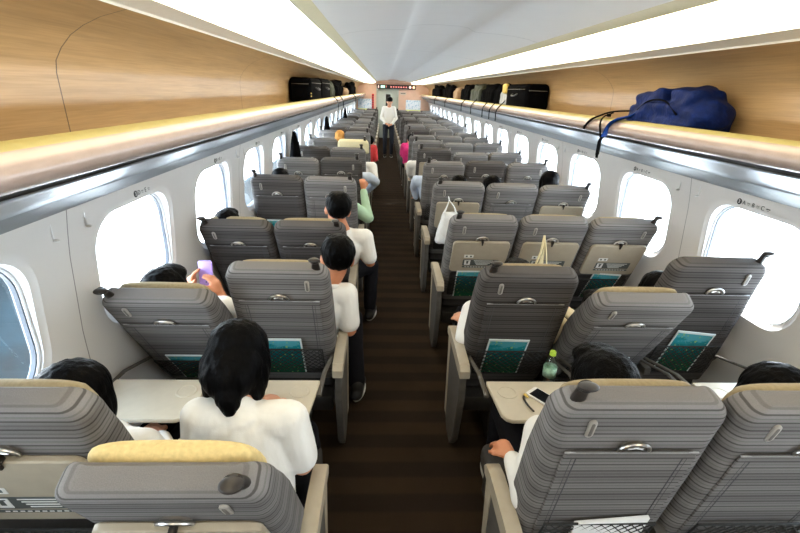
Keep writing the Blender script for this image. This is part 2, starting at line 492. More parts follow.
wn = 0
def window(side, c, ww):
    global wn
    wn += 1
    s = side; cz = (WZ0+WZ1)/2; hh = WZ1-WZ0
    bm = bmesh.new()
    def ring(k, x): return [(s*x, c+(p[0]-c)*k, cz+(p[1]-cz)*k) for p in rrect(ww, hh, .15, 7, c, cz)]
    loft(bm, [ring(.992, 1.585), ring(.98, 1.575), ring(.965, 1.578), ring(.96, 1.605), ring(.99, 1.605)], cap=False)
    o = struct(obj('window_%d' % wn, bm, M['frame'], auto=40))
    bm = bmesh.new()
    loft(bm, [ring(.966, 1.584), ring(.95, 1.584), ring(.95, 1.60), ring(.966, 1.60)], cap=False)
    obj('gasket', bm, M['gasket'], o, auto=40)
    bm = bmesh.new(); bm.faces.new([bm.verts.new(p) for p in ring(.96, 1.592)])
    obj('window_pane', bm, M['glass'], o, smooth=False)
    # the wall of the car body around the window, outside
for c in cL: window(-1, c, .67)
for c in cR: window(1, c, .67)

# light-tight body shell outside the lining (with window openings left free)
for s, cs, ww in ((-1, cL, .71), (1, cR, .71)):
    bm = bmesh.new()
    box(bm, (s*1.625, (Y0+Y1)/2, .40), (.02, Y1-Y0, .92))
    box(bm, (s*1.625, (Y0+Y1)/2, 1.965), (.02, Y1-Y0, 1.09))
    ed = [Y0]+[v for c in cs for v in (c-ww/2*.99, c+ww/2*.99)]+[Y1]
    for a, b in zip(ed[::2], ed[1::2]):
        box(bm, (s*1.625, (a+b)/2, 1.11), (.02, b-a, .62))
    struct(obj('trim_%d' % (1 if s < 0 else 2), bm, M['alu2'], smooth=False))

# luggage racks (part of the room)
Wd = [(1.555, 1.70), (1.49, 1.71), (1.49, 1.94), (1.482, 1.98), (1.455, 2.02), (1.415, 2.06), (1.367, 2.09), (1.306, 2.117), (1.252, 2.132), (1.215, 2.142)]
tn = 3
for s, nm in ((-1, 'left'), (1, 'right')):
    def strip(prof, mat, sm=True, auto=40):
        global tn
        bm = bmesh.new(); profile_strip(bm, [(s*x, z) for x, z in prof], Y0, Y1)
        o = struct(obj('trim_%d' % tn, bm, mat, smooth=sm, auto=auto)); tn += 1; return o
    strip(Wd, M['wood'], auto=60)                                                         # oak bulkhead
    strip([(1.49, 1.742), (1.23, 1.742), (1.225, 1.778)], M['shelf'])                      # shelf
    strip([(1.225, 1.778), (1.218, 1.787), (1.205, 1.789), (1.180, 1.781), (1.170, 1.772)], M['rim'], auto=60)
    strip([(1.170, 1.772), (1.158, 1.762), (1.147, 1.745), (1.142, 1.728), (1.145, 1.708), (1.158, 1.690), (1.185, 1.680), (1.20, 1.680)], M['nose'], auto=60)
    strip([(1.20, 1.680), (1.235, 1.683), (1.235, 1.655), (1.222, 1.659)], M['gap'])
    strip([(1.222, 1.659), (1.226, 1.652), (1.26, 1.640), (1.30, 1.621), (1.35, 1.592), (1.385, 1.570), (1.392, 1.562), (1.398, 1.564), (1.404, 1.556)], M['alu'], auto=60)
    strip([(1.404, 1.556), (1.43, 1.536), (1.46, 1.513), (1.49, 1.488), (1.502, 1.482), (1.505, 1.50)], M['alu2'], auto=60)
    strip([(1.215, 2.142), (1.21, 2.150), (1.13, 2.172)], M['soffit'])                     # white soffit edge
    strip([(.73, 2.232), (.72, 2.222), (.70, 2.236), (.66, 2.246)], M['ceilcream'])        # cream inner surround
# ceiling
bm = bmesh.new()
half = [(.66, 2.246), (.60, 2.262), (.50, 2.278), (.38, 2.288), (.30, 2.291), (.24, 2.294), (.215, 2.302), (.19, 2.318), (.12, 2.326), (0, 2.330)]
prof = [(-x, z) for x, z in half]+[(x, z) for x, z in reversed(half[:-1])]
profile_strip(bm, prof, Y0, Y1); struct(obj('ceiling', bm, M['ceil'], auto=60))
bm = bmesh.new(); box(bm, (0, (Y0+Y1)/2, 2.50), (3.44, Y1-Y0+.2, .02)); struct(obj('trim_%d' % tn, bm, M['alu2'], smooth=False)); tn += 1

# coat hooks on the wall lining
for s, par, seam in ((-1, wallL, 1.60), (1, wallR, 2.62)):
    for k in range(-1, 7):
        for d in (-.085, .10):
            y = seam+k*2.08+d
            if y > 14 or y < .5: continue
            bm = bmesh.new(); x = s*(wx(1.42)-.003)
            box(bm, (x, y, 1.425), (.006, .006, .055), .002)
            ellips(bm, (x-s*.008, y, 1.392), (.012, .006, .006))
            obj('coat_hook', bm, M['chrome'] if d > 0 else M['white_plastic'], par)

# end walls
def door_wall():
    yw = Y1-.05
    bm = bmesh.new(); box(bm, (-1.17, yw+.05, 1.2), (1.02, .1, 2.4)); box(bm, (1.0, yw+.05, 1.2), (1.60, .1, 2.4)); box(bm, (-.23, yw+.05, 2.22), (.88, .1, .36))
    struct(obj('wall_front', bm, M['endwall'], smooth=False))
    bm = bmesh.new(); box(bm, (-.23, yw+.04, 1.0), (.86, .04, 2.06), .004)
    d = struct(obj('door_1', bm, M['door'], auto=30))
    bm = bmesh.new(); plate(bm, rrect(.20, .62, .03, 4, -.20, 1.45), 'y', yw+.012, yw+.022); obj('door_window', bm, M['doorglass'], d, auto=30)
    bm = bmesh.new(); box(bm, (-.67, yw, 1.02), (.05, .03, 2.1), .004); box(bm, (.21, yw, 1.02), (.05, .03, 2.1), .004); box(bm, (-.23, yw, 2.05), (.92, .03, .05), .004)
    obj('door_frame', bm, M['door'], d, auto=30)
    # information display above door
    t = root('information_display', 'long black message display with green and orange lit signs above the end door', 'display', (.13, yw, 1.99))
    bm = bmesh.new(); box(bm, (0, -.05, .06), (1.62, .09, .17), .01); obj('housing', bm, M['ink'], t, auto=30)
    bm = bmesh.new(); box(bm, (-.56, -.097, .06), (.17, .006, .10), .002); obj('lit_pictogram', bm, M['led_green'], t, auto=30)['label'] = 'green lit pictogram'
    bm = bmesh.new(); box(bm, (-.74, -.097, .06), (.035, .006, .10), .002); obj('lit_pictogram', bm, M['led_pink'], t, auto=30)['label'] = 'narrow pale pictogram'
    bm = bmesh.new()
    box(bm, (-.42, -.097, .075), (.016, .006, .06)); box(bm, (-.42, -.097, .025), (.016, .006, .016))
    for i in range(7):
        x = -.22+i*.105
        for dx, dz, wd, ht in ((0, .02, .05, .012), (0, -.012, .05, .010), (-.012, 0, .011, .05), (.016, .002, .010, .034)):
            box(bm, (x+dx, -.097, .055+dz), (wd, .006, ht))
    obj('led_text', bm, M['led_red'], t, smooth=False)['label'] = 'red scrolling dot lettering'
    for x, mt, lb in ((.57, 'led_pink', 'pale pink round lamp'), (.72, 'led_orange', 'orange round lamp')):
        bm = bmesh.new(); lathe(bm, [(.001, 0), (.045, 0), (.045, .008), (.001, .008)]); bmesh.ops.rotate(bm, cent=(0, 0, 0), matrix=Euler((R(90), 0, 0)).to_matrix(), verts=bm.verts)
        bmesh.ops.translate(bm, vec=(x, -.093, .06), verts=bm.verts); obj('round_lamp', bm, M[mt], t)['label'] = lb
    for x, lb in ((-1.16, 'pale route map poster on the left half of the end wall'), (.86, 'pale route map poster with yellow foot on the right half of the end wall')):
        bm = bmesh.new(); plate(bm, rrect(.62, .46, .01, 2), 'y', -.006, .0)
        o = obj('wall_poster', bm, M['map'], smooth=False); o.location = (x, yw-.002, 1.33); tag(o, lb, 'poster', 'route map posters')
    bm = bmesh.new(); box(bm, (0, -.006, 0), (.09, .012, .62), .003)
    for i in range(6): box(bm, (0, -.013, .24-i*.09), (.05, .004, .05), mi=1)
    o = obj('wall_sign', bm, [M['red'], M['ink']], auto=30); o.location = (-.84, yw, 1.45); tag(o, 'narrow upright dark red sign left of the end door', 'sign')
    bm = bmesh.new(); box(bm, (0, -.005, 0), (.26, .01, .10), .003); box(bm, (0, -.011, .015), (.20, .004, .03), mi=1)
    o = obj('door_sign', bm, [M['beigepanel'], M['grey_label']], auto=30); o.location = (.42, yw, 1.80); tag(o, 'small grey notice plate right of the end door', 'sign')
    bm = bmesh.new(); box(bm, (0, Y0-.05, 1.2), (3.4, .1, 2.5)); struct(obj('wall_back', bm, M['wallL'], smooth=False))
door_wall()

# ------------------------------------------------------------------ ceiling lamps
ords = ['first', 'second', 'third', 'fourth', 'fifth', 'sixth', 'seventh', 'eighth', 'ninth', 'tenth', 'eleventh', 'twelfth', 'thirteenth', 'fourteenth', 'fifteenth', 'sixteenth', 'seventeenth', 'eighteenth', 'nineteenth']
LP = [(1.13, 2.173), (1.05, 2.167), (.95, 2.163), (.86, 2.166), (.79, 2.172), (.755, 2.182), (.740, 2.200), (.735, 2.230)]
Lseg = 2.4
for s, nm in ((-1, 'left'), (1, 'right')):
    y = -4.3; k = 0
    while y < Y1-.3:
        ye = min(y+Lseg, Y1-.15)
        t = root('ceiling_light', '', 'lamp', (s*.9, (y+ye)/2, 2.17), 'strip lights along the %s edge of the ceiling' % nm)
        if ye < .5: t['label'] = 'warm strip light of the %s ceiling edge, behind the camera' % nm
        else:
            k += 1; t['label'] = 'warm glowing strip light panel, %s edge of ceiling, %s from the camera' % (nm, ords[k-1])
        cy = (y+ye)/2
        bm = bmesh.new(); profile_strip(bm, [(s*(x-.9), z-2.17) for x, z in LP], y+.006-cy, ye-.006-cy, 1.2)
        obj('diffuser', bm, M['lamp'], t, auto=60)
        bm = bmesh.new(); profile_strip(bm, [(s*(x-.9), z-2.17+.004) for x, z in LP], ye-.018-cy, ye+.018-cy, 1.2)
        obj('joint_strip', bm, M['ceilcream'], t, auto=60)
        y = ye if ye < Y1-.3 else 99

# ------------------------------------------------------------------ seats
H = .80  # back length
def back_ring(z):
    top = H
    r = .075
    w = .238 - .004*(z/H)
    d0, d1 = -.062, .058      # back face, front face
    if z > .55: d0 = -.062+.012*((z-.55)/.25); d1 = .058-.052*((z-.55)/.25)
    if z < .10: w -= .012*(1-z/.1)
    if z > top-r:
        q = (z-(top-r))/r; q = min(q, 1)
        sh = r*(1-math.sqrt(max(0, 1-q*q)))
        q2 = max(0, min(1, (z-(top-.028))/.028))
        w -= sh; dd = .020*(1-math.sqrt(max(0, 1-q2*q2)))
        d0 += dd; d1 -= dd
    pts = []
    # back face flat, bulging to side wings that curve forward
    rr = min(.045, (d1-d0)/2-.002)
    for qx, qy, a0 in ((1, 1, 0), (-1, 1, 90), (-1, -1, 180), (1, -1, 270)):
        for k in range(6):
            a = R(a0+90*k/5)
            x = qx*(w-rr)+rr*math.cos(a); y = (d1 if qy > 0 else d0)-qy*rr+rr*math.sin(a)
            if qy > 0: y += .028*min(1, abs(x)/w)**4      # wings reach forward
            pts.append((x, y, z))
    return pts
def back_mesh():
    bm = bmesh.new()
    zs = [0, .02, .06, .1, .2, .3, .4, .5, .6, .68, .715, .725]+[H-.075+.075*math.sin(R(a)) for a in (8, 20, 32, 44, 56, 67, 77, 84, 89)]
    loft(bm, [back_ring(z) for z in zs]); return bm
def mesh_of(o): 
    me = o.data; bpy.data.objects.remove(o); return me

SP = {}
def proto(key, bm, mats, auto=40): SP[key] = mesh_of(obj(key, bm, mats, auto=auto))
proto('back', back_mesh(), M['fabric'], 60)
proto('back2', back_mesh(), M['fabric_shaded'], 60)
# fabric back panel with welt lines
def panel_bm():
    bm = bmesh.new(); out = rrect(.375, .53, .03, 4, 0, .365)
    plate(bm, out, 'y', -.060, -.0675, bev=.003)
    for sx in (-1, 1):
        tube(bm, [(sx*.150, -.0665, .12), (sx*.150, -.0665, .60)], .0022, 6, mi=1)
        tube(bm, [(sx*.162, -.0665, .12), (sx*.162, -.0665, .60)], .0016, 6, mi=1)
    tube(bm, [(-.186, -.0655, .624), (.186, -.0655, .624)], .0028, 6, mi=2)
    return bm
M['welt'] = plain('dark_seam_thread', (.05, .05, .055), .8)
M['piping'] = plain('pale_piping', (.30, .30, .31), .8)
proto('panel', panel_bm(), [M['fabric'], M['welt'], M['piping']], 30)
proto('panel2', panel_bm(), [M['fabric_shaded'], M['welt'], M['piping']], 30)
# stowed tray
bm = bmesh.new(); plate(bm, rrect(.395, .285, .028, 5, 0, .485), 'y', -.060, -.083, bev=.004)
box(bm, (-.075, -.0836, .497), (.066, .0012, .028), mi=1)                     # white two-icon sticker
for dx in (-.015, .015): lathe(bm, [(.0005, 0), (.0085, 0)], (0, 0, 0), 10) if False else box(bm, (-.075+dx, -.0845, .497), (.013, .001, .013), mi=2)
plate(bm, rrect(.250, .060, .004, 2, .015, .436), 'y', -.0832, -.0842, mi=2)
box(bm, (-.078, -.0846, .436), (.042, .0010, .046), mi=1)
box(bm, (-.078, -.0852, .438), (.014, .0008, .026), mi=2); box(bm, (-.078, -.0852, .452), (.026, .0008, .005), mi=2)
for i in range(4): box(bm, (.042-.004*i, -.0846, .455-i*.0125), (.150-.022*i, .0008, .0042), mi=1)
plate(bm, rrect(.250, .014, .003, 2, .015, .392), 'y', -.0832, -.0840, mi=2)
for i in range(11): box(bm, (-.085+i*.020, -.0843, .392), (.012, .0007, .0045), mi=1)
proto('tray', bm, [M['beige'], M['white_label'], M['grey_label']], 30)
# coat hook: half ring with swivel catch
bm = bmesh.new()
tube(bm, [(.042*math.cos(R(a)), -.067-.006*math.sin(R(a)), .634+.034*math.sin(R(a))) for a in range(0, 181, 12)], .0052, 8)
plate(bm, [(.038*math.cos(R(a)), .634+.030*math.sin(R(a))) for a in range(0, 181, 12)], 'y', -.050, -.0645, mi=1)
tube(bm, [(-.020, -.068, .644), (.0, -.070, .652), (.020, -.068, .644)], .004, 6)
proto('ring', bm, [M['chrome'], M['slotin']])
bm = bmesh.new(); box(bm, (0, -.080, .636), (.016, .022, .022), .004); box(bm, (0, -.088, .620), (.010, .010, .026), .003)
proto('catch', bm, M['knob'])
# slim slot
bm = bmesh.new(); plate(bm, rrect(.022, .066, .0109, 6), 'y', -.048, -.060, bev=.002)
plate(bm, rrect(.0085, .050, .0042, 5), 'y', -.0595, -.0610, mi=1)
proto('slot', bm, [M['slot'], M['slotin']], 30)
# corner grab handle
bm = bmesh.new()
tube(bm, spline([(0, -.015, -.045), (0, -.020, -.01), (0, -.026, .022), (.0, -.036, .040)], 4), [.021, .021, .0205, .020, .019, .018, .0175, .017, .018, .020, .022, .022, .014], 12, flat=.75)
ellips(bm, (0, -.040, .042), (.026, .022, .011), (R(-25), 0, 0))
proto('grab', bm, M['knob'])
# headrest pillow (front side)
bm = bmesh.new()
rings = []
for z, w, t in ((.54, .17, .004), (.555, .19, .020), (.60, .198, .032), (.64, .20, .038), (.68, .196, .038), (.715, .186, .032), (.732, .17, .020), (.738, .15, .006)):
    rings.append([(w*math.copysign(abs(math.cos(a))**.6, math.cos(a)), .082+t*math.copysign(abs(math.sin(a))**.7, math.sin(a)), z) for a in [2*PI*k/24 for k in range(24)]])
bm2 = bm.copy() if False else None
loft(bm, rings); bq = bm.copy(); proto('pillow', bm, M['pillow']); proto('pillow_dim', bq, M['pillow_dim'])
# cushion
bm = bmesh.new(); box(bm, (0, .23, .375), (.44, .50, .13), .04, seg=4); proto('cushion', bm, M['cushion'])
bm = bmesh.new(); box(bm, (0, .16, .26), (.42, .50, .10), .01); box(bm, (0, .12, .11), (.10, .40, .22), .01); proto('base', bm, M['dark'])
# arm rests
def armpad(x):
    bm = bmesh.new()
    prof = [(-.30, .585), (-.30, .625), (-.27, .648), (-.10, .658), (.08, .655), (.145, .640), (.165, .615), (.150, .590), (.08, .598)]
    plate(bm, prof, 'x', -.026, .026, bev=.004); return bm
proto('armpad', armpad(0), M['beige'], 30)
bm = bmesh.new()
plate(bm, [(-.26, .59), (.10, .60), (.13, .56), (.10, .40), (.06, .08), (-.02, .02), (-.14, .02), (-.20, .10), (-.28, .45)], 'x', -.018, .018, bev=.004)
proto('sidepanel', bm, M['shell'], 30)
bm = bmesh.new(); plate(bm, [(.06, .60), (.135, .60), (.11, .40), (.075, .08), (.035, .08), (.065, .40)], 'x', -.0215, .0215, bev=.003)
proto('armfront', bm, M['beige'], 30)
bm = bmesh.new()
prof = [(-.22, .56), (-.22, .60), (.06, .61), (.09, .59), (.07, .56)]
plate(bm, prof, 'x', -.018, .018, bev=.004); plate(bm, [(-.18, .57), (-.08, .57), (-.10, .32), (-.16, .32)], 'x', -.012, .012)
proto('armslim', bm, M['shell'], 30)
# net pocket
def net_bm():
    bm = bmesh.new()
    w, z0, z1 = .175, .075, .290
    tube(bm, [(-w, -.088, z1), (w, -.088, z1)], .0045, 6)
    tube(bm, [(-w, -.072, z0), (w, -.072, z0)], .004, 6)
    for sx in (-1, 1): tube(bm, [(sx*w, -.070, z0), (sx*w, -.088, z1)], .0035, 6)
    n = 11
    for i in range(-5, n+1):
        for d in (1, -1):
            x0 = -w+(i+.5)*2*w/n; x1 = x0+.20*d
            if d < 0: x0 += .20; x1 += .20
            # clip
            a, b = (x0, z0), (x1, z1)
            def at(x): t = (x-x0)/(x1-x0); return z0+t*(z1-z0)
            lo, hi = max(-w, min(x0, x1)), min(w, max(x0, x1))
            if hi-lo < .01: continue
            za, zb = at(lo), at(hi)
            yy = lambda z: -.074-.016*((z-z0)/(z1-z0))
            tube(bm, [(lo, yy(za), za), ((lo+hi)/2, yy((za+zb)/2)-.004, (za+zb)/2), (hi, yy(zb), zb)], .0024, 4, cap=False)
    return bm
proto('net', net_bm(), M['net'])
bm = bmesh.new(); plate(bm, rrect(.37, .25, .02, 3, 0, .19), 'y', -.058, -.066); proto('pocketback', bm, M['dark'], 30)
# deployed tray
bm = bmesh.new()
out = [(-.205, -.485), (.205, -.485), (.207, -.50), (.190, -.705), (.176, -.73), (.155, -.74), (-.155, -.74), (-.176, -.73), (-.190, -.705), (-.207, -.50)]
plate(bm, out, 'z', .690, .708, bev=.003)
tray_core = bm
def deployed(cx):
    bm = tray_core.copy()
    lathe(bm, [(.0005, .7090), (.034, .7090), (.036, .7108), (.040, .7116), (.043, .7108), (.0445, .7070)], (cx, -.565, 0), 28)
    return bm
proto('traytop_l', deployed(-.13), M['tray'], 30); proto('traytop_r', deployed(.13), M['tray'], 30); tray_core.free()
bm = bmesh.new()
tube(bm, [(.212, -.58, .697), (.214, -.40, .690), (.222, -.10, .60), (.222, .0, .45)], .011, 8, flat=.6)
proto('trayarm', bm, M['shell'], 30)

def P(name, key, par, loc=(0, 0, 0), sc=None, label=None):
    o = bpy.data.objects.new(name, SP[key]); COL.objects.link(o); o.parent = par; o.location = loc
    if sc: o.scale = sc
    if label: o['label'] = label
    return o

SX = dict(A=1.290, B=.812, C=.328, D=-.832, E=-1.308)
P0 = 1.10
REC = {('C', 1): 12, ('B', 1): 13, ('A', 1): 14, ('C', 2): 20, ('B', 2): 31, ('A', 2): 13, ('C', 3): 24, ('B', 3): 24, ('A', 3): 25, ('C', 4): 21, ('B', 4): 22, ('A', 4): 23,
       ('C', 5): 17, ('B', 5): 14, ('A', 5): 16, ('C', 6): 13, ('B', 6): 21, ('A', 6): 19, ('C', 7): 13, ('B', 7): 19, ('A', 7): 17, ('C', 8): 17, ('B', 8): 17, ('A', 8): 20, ('C', 9): 12, ('B', 9): 8, ('A', 9): 22, ('C', 10): 6, ('B', 10): 13, ('A', 10): 10,
       ('E', 1): 13, ('D', 1): 27, ('E', 2): 32, ('D', 2): 20, ('E', 3): 31, ('D', 3): 31, ('E', 4): 18, ('D', 4): 19, ('E', 5): 17, ('D', 5): 15, ('E', 6): 16, ('D', 6): 17, ('E', 7): 15, ('D', 7): 18, ('E', 8): 6, ('D', 8): 10}
TRAY = {('E', 1), ('D', 1), ('C', 3), ('B', 3), ('A', 3), ('C', 4), ('A', 4), ('C', 6), ('D', 12), ('B', 11), ('C', 13)}
OPEN = {('A', 2), ('B', 2), ('C', 2), ('D', 2), ('E', 2)}
DIM = {('C', 2), ('A', 2), ('B', 5), ('E', 4), ('C', 6), ('D', 5), ('E', 6), ('E', 3), ('D', 3), ('C', 9), ('E', 9)}  # seat backs that take the shaded fabric copy
EXTRA = {('C', 1): 'upright, right behind the boy with his hand on the armrest', ('B', 1): 'cut off by the right picture edge', ('E', 1): 'tray folded up, at the left picture edge', ('D', 1): 'tilted back towards the camera, behind the ponytailed person',
         ('C', 2): 'green magazine in its net pocket', ('B', 2): 'tilted far back', ('A', 2): 'tall and upright against the bright window', ('C', 3): 'beige tray folded up, no bag on its hook', ('B', 3): 'tote bag hanging over its folded tray', ('A', 3): 'folded beige tray and green magazine',
         ('C', 4): 'white plastic bag on its hook', ('A', 4): 'beige tray folded up', ('E', 2): 'tilted far back, person holding a lilac phone in it', ('D', 2): 'teal magazine in its pocket', ('D', 7): 'white cloth over its top', ('C', 6): 'beige tray folded up'}
COLN = {'A': 'window seat of the right block', 'B': 'middle seat of the right block', 'C': 'aisle seat of the right block', 'D': 'aisle seat of the left block', 'E': 'window seat of the left block'}
SEAT = {}
def seat(c, r):
    y = P0+PITCH*(r-1); x = SX[c]
    if (c, r) in REC: rec = REC[(c, r)]
    elif r < 1: rec = 8
    else: rec = random.Random(ord(c)*31+r).choice([8, 10, 12, 14, 16, 19])
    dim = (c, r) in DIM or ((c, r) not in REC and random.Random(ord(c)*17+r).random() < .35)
    lab = 'grey striped %s, %s row ahead of the camera' % (COLN[c], ords[r-1])
    if r < 1: lab = 'unseen grey striped %s, %s row behind the camera' % (COLN[c], ords[-r])
    if (c, r) in EXTRA: lab += ', '+EXTRA[(c, r)]
    ws = lab.split()
    t = root('train_seat', ' '.join(ws[:16]) if len(ws) <= 16 else '', 'seat', (x, y, 0), 'reclining seats in rows either side of the aisle')
    if len(ws) > 16:
        side = {'A': 'right window', 'B': 'right middle', 'C': 'right aisle', 'D': 'left aisle', 'E': 'left window'}[c]
        t['label'] = ' '.join(('grey striped %s seat, %s row, %s' % (side, ords[r-1], EXTRA.get((c, r), 'behind the others'))).split()[:16])
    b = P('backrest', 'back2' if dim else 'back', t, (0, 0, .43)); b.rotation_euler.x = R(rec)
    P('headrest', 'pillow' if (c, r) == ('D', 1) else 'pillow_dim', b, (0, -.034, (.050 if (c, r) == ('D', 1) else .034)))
    P('seat_cushion', 'cushion', t)
    P('seat_base', 'base', t)
    if r <= 12:
        if (c, r) in TRAY: P('tray_table', 'tray', b, label='beige folded tray with printed label')
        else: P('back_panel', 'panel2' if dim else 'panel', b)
        P('coat_hook', 'ring', b)
        if (c, r) in TRAY: P('tray_catch', 'catch', b)
        if (c, r) not in OPEN and (c, r) not in TRAY: pass
        sx = {'A': 1, 'B': -1, 'C': -1, 'D': 1, 'E': -1}[c]
        P('slot', 'slot', b, (sx*.135, 0, .712))
    if c != 'B':
        sx = {'A': 1, 'C': -1, 'D': 1, 'E': -1}[c]
        P('grab_handle', 'grab', b, (sx*.178, -.004, .818), (1.0, 1, 1))
    if r <= 6:
        P('pocket_backing', 'pocketback', b); P('seat_pocket', 'net', b)
    if c in 'CD':
        sx = -1 if c == 'C' else 1
        P('armrest', 'armpad', t, (sx*.262, 0, 0), label='beige aisle armrest')
        P('side_panel', 'sidepanel', t, (sx*.262, 0, 0)); P('armrest_front', 'armfront', t, (sx*.262, 0, 0))
    if r <= 8 and c in 'BCE':
        P('inner_armrest', 'armslim', t, ({'B': .24, 'C': .242, 'E': .2375}[c], 0, 0))
    if (c, r) in OPEN:
        ky = 'traytop_l' if c in 'DE' and c == 'X' else 'traytop_l'
        if c == 'D': ky = 'traytop_r'
        if c == 'E': ky = 'traytop_r'
        P('tray_table', ky, t, label='cream tray folded down'); P('tray_arm', 'trayarm', t); P('tray_arm', 'trayarm', t, (-.434, 0, 0))
    SEAT[(c, r)] = (x, y, R(rec)); return t
NR = 18
for r in range(-2, NR+1):
    for c in 'ABCDE':
        if r < 1 and c not in 'DE': continue  # unseen left seats behind the camera, added to block window light
        if (c, r) == ('A', 1): continue
        seat(c, r)
def on_back(c, r, u, d, s):
    """world point on seat back: u sideways, d along local y (negative = behind), s along the back"""
    x, y, a = SEAT[(c, r)]
    return Vector((x+u, y+d*math.cos(a)-s*math.sin(a), .43+s*math.cos(a)+d*math.sin(a)))

# magazines in the pockets
bm = bmesh.new(); box(bm, (0, 0, .145), (.21, .005, .29), .001); MAG = mesh_of(obj('magazine', bm, M['mag'], smooth=False))
def magazine(c, r, u, s, tilt, lab):
    o = bpy.data.objects.new('magazine', MAG); COL.objects.link(o)
    o.location = on_back(c, r, u, -.0745, s); o.rotation_euler = (SEAT[(c, r)][2]+R(1.5), R(tilt), 0)
    tag(o, lab, 'magazine', 'magazines in the seat pockets')
magazine('C', 2, -.035, .09, 1, 'teal and green magazine in net pocket of right block aisle seat, second row')
magazine('A', 2, -.02, .10, 6, 'green magazine seen through net pocket of the tall dark window seat, second row right')
magazine('D', 2, -.03, .08, 0, 'teal magazine in net pocket right of the ponytailed person')
magazine('E', 2, .0, .06, 0, 'dark teal magazine in pocket of the tilted left window seat, second row')
magazine('C', 3, -.03, .06, -1, 'turquoise magazine under the folded tray of the right aisle seat, third row')
magazine('A', 3, .0, .06, 4, 'turquoise magazine under the folded tray of the right window seat, third row')
magazine('B', 2, .0, .06, 0, 'magazine low in the pocket of the far tilted right middle seat')
magazine('E', 4, -.02, .09, 0, 'teal magazine in pocket of the left window seat, fourth row')
magazine('C', 4, .03, .05, 0, 'magazine under tray beside the white plastic bag, fourth row')

# white paper cover peeking from pocket in the first row
bm = bmesh.new(); box(bm, (0, 0, .11), (.23, .012, .22), .002)
for v in bm.verts: v.co.z += .012*math.sin(v.co.x*14); v.co.y += .006*math.sin(v.co.z*30)
o = obj('paper_bag', bm, M['white_plastic'], auto=30); o.location = on_back('C', 1, .035, -.085, .085); o.rotation_euler.x = SEAT[('C', 1)][2]
tag(o, 'crumpled white paper bag in the pocket of the nearest right aisle seat', 'bag')
# white cloth over seat D7
x, y, a = SEAT[('D', 7)]
bm = bmesh.new()
rings = []
for z in (.60, .64, .68, .715): rings.append([(p[0]*1.03, p[1]*1.12, p[2]) for p in back_ring(z)])
for an in (20, 45, 65, 80, 89): rings.append([(p[0]*1.03, p[1]*1.12, p[2]+.006) for p in back_ring(H-.075+.075*math.sin(R(an)))])
loft(bm, rings, cap=True)
o = obj('seat_cloth', bm, M['cream_cloth']); o.location = (x, y, .43); o.rotation_euler.x = a
tag(o, 'off-white cloth draped over the top of a left aisle seat', 'cloth')

# ------------------------------------------------------------------ seat number signs
def sign(side, yc, num, lab):
    s = side
    t = root('seat_number_sign', lab, 'sign', (s*(wx(1.435)-.0015), yc, 1.435), 'seat number signs above the windows')
    def place(me, name, off, dz=0, mat=None):
        o = link(name, me, mat, t)
        # text faces into the car
        if s < 0: o.rotation_euler = (R(90), 0, R(90)); o.location = (.001, off, dz)
        else: o.rotation_euler = (R(90), 0, R(-90)); o.location = (-.001, -off, dz)
        return o
    bm = bmesh.new(); lathe(bm, [(.0005, 0), (.0155, 0), (.0155, .0012), (.0005, .0012)], n=24)
    me = mesh_of(obj('row_disc', bm, M['ink'], smooth=False)); place(me, 'row_disc', -.10, 0, M['ink'])
    me = text_mesh('row_number', num, .025, M['white_label']); o = place(me, 'row_number', -.10, 0, M['white_label']); o.location.x += -s*.0016
    seq = ['D', '#', 'E', '#'] if s < 0 else ['A', '#', 'B', '#', 'C', '=']
    for i, ch in enumerate(seq):
        off = -.068+i*.030
        if ch in '#=':
            bm = bmesh.new()
            if ch == '#':
                for u, v, a, b in ((-.006, .003, .002, .008), (.006, .003, .002, .008), (0, -.005, .010, .002), (0, .003, .005, .002)): box(bm, (u, v, .0004), (a, b, .0008))
            else:
                box(bm, (.004, .003, .0004), (.024, .005, .0008)); box(bm, (.004, -.005, .0004), (.012, .002, .0008))
            place(mesh_of(obj('pictogram', bm, M['grey_label'], smooth=False)), 'pictogram', off, 0, M['grey_label'])
        else:
            place(text_mesh('seat_letter', ch, .030, M['grey_label']), 'seat_letter', off, 0, M['grey_label'])
for k in range(0, 7):
    pos = ['above the nearest bright window', 'above the second bright window', 'above the third window ahead', 'above the fourth window ahead', 'above the fifth window ahead', 'above the sixth window ahead', 'above the seventh window ahead'][k]
    sign(-1, 2.175+k*PITCH, str(3+k), 'small black row number and seat letters %s on the left wall' % pos)
    sign(1, 2.12+k*PITCH, str(3+k), 'small black row number and seat letters %s on the right wall' % pos)

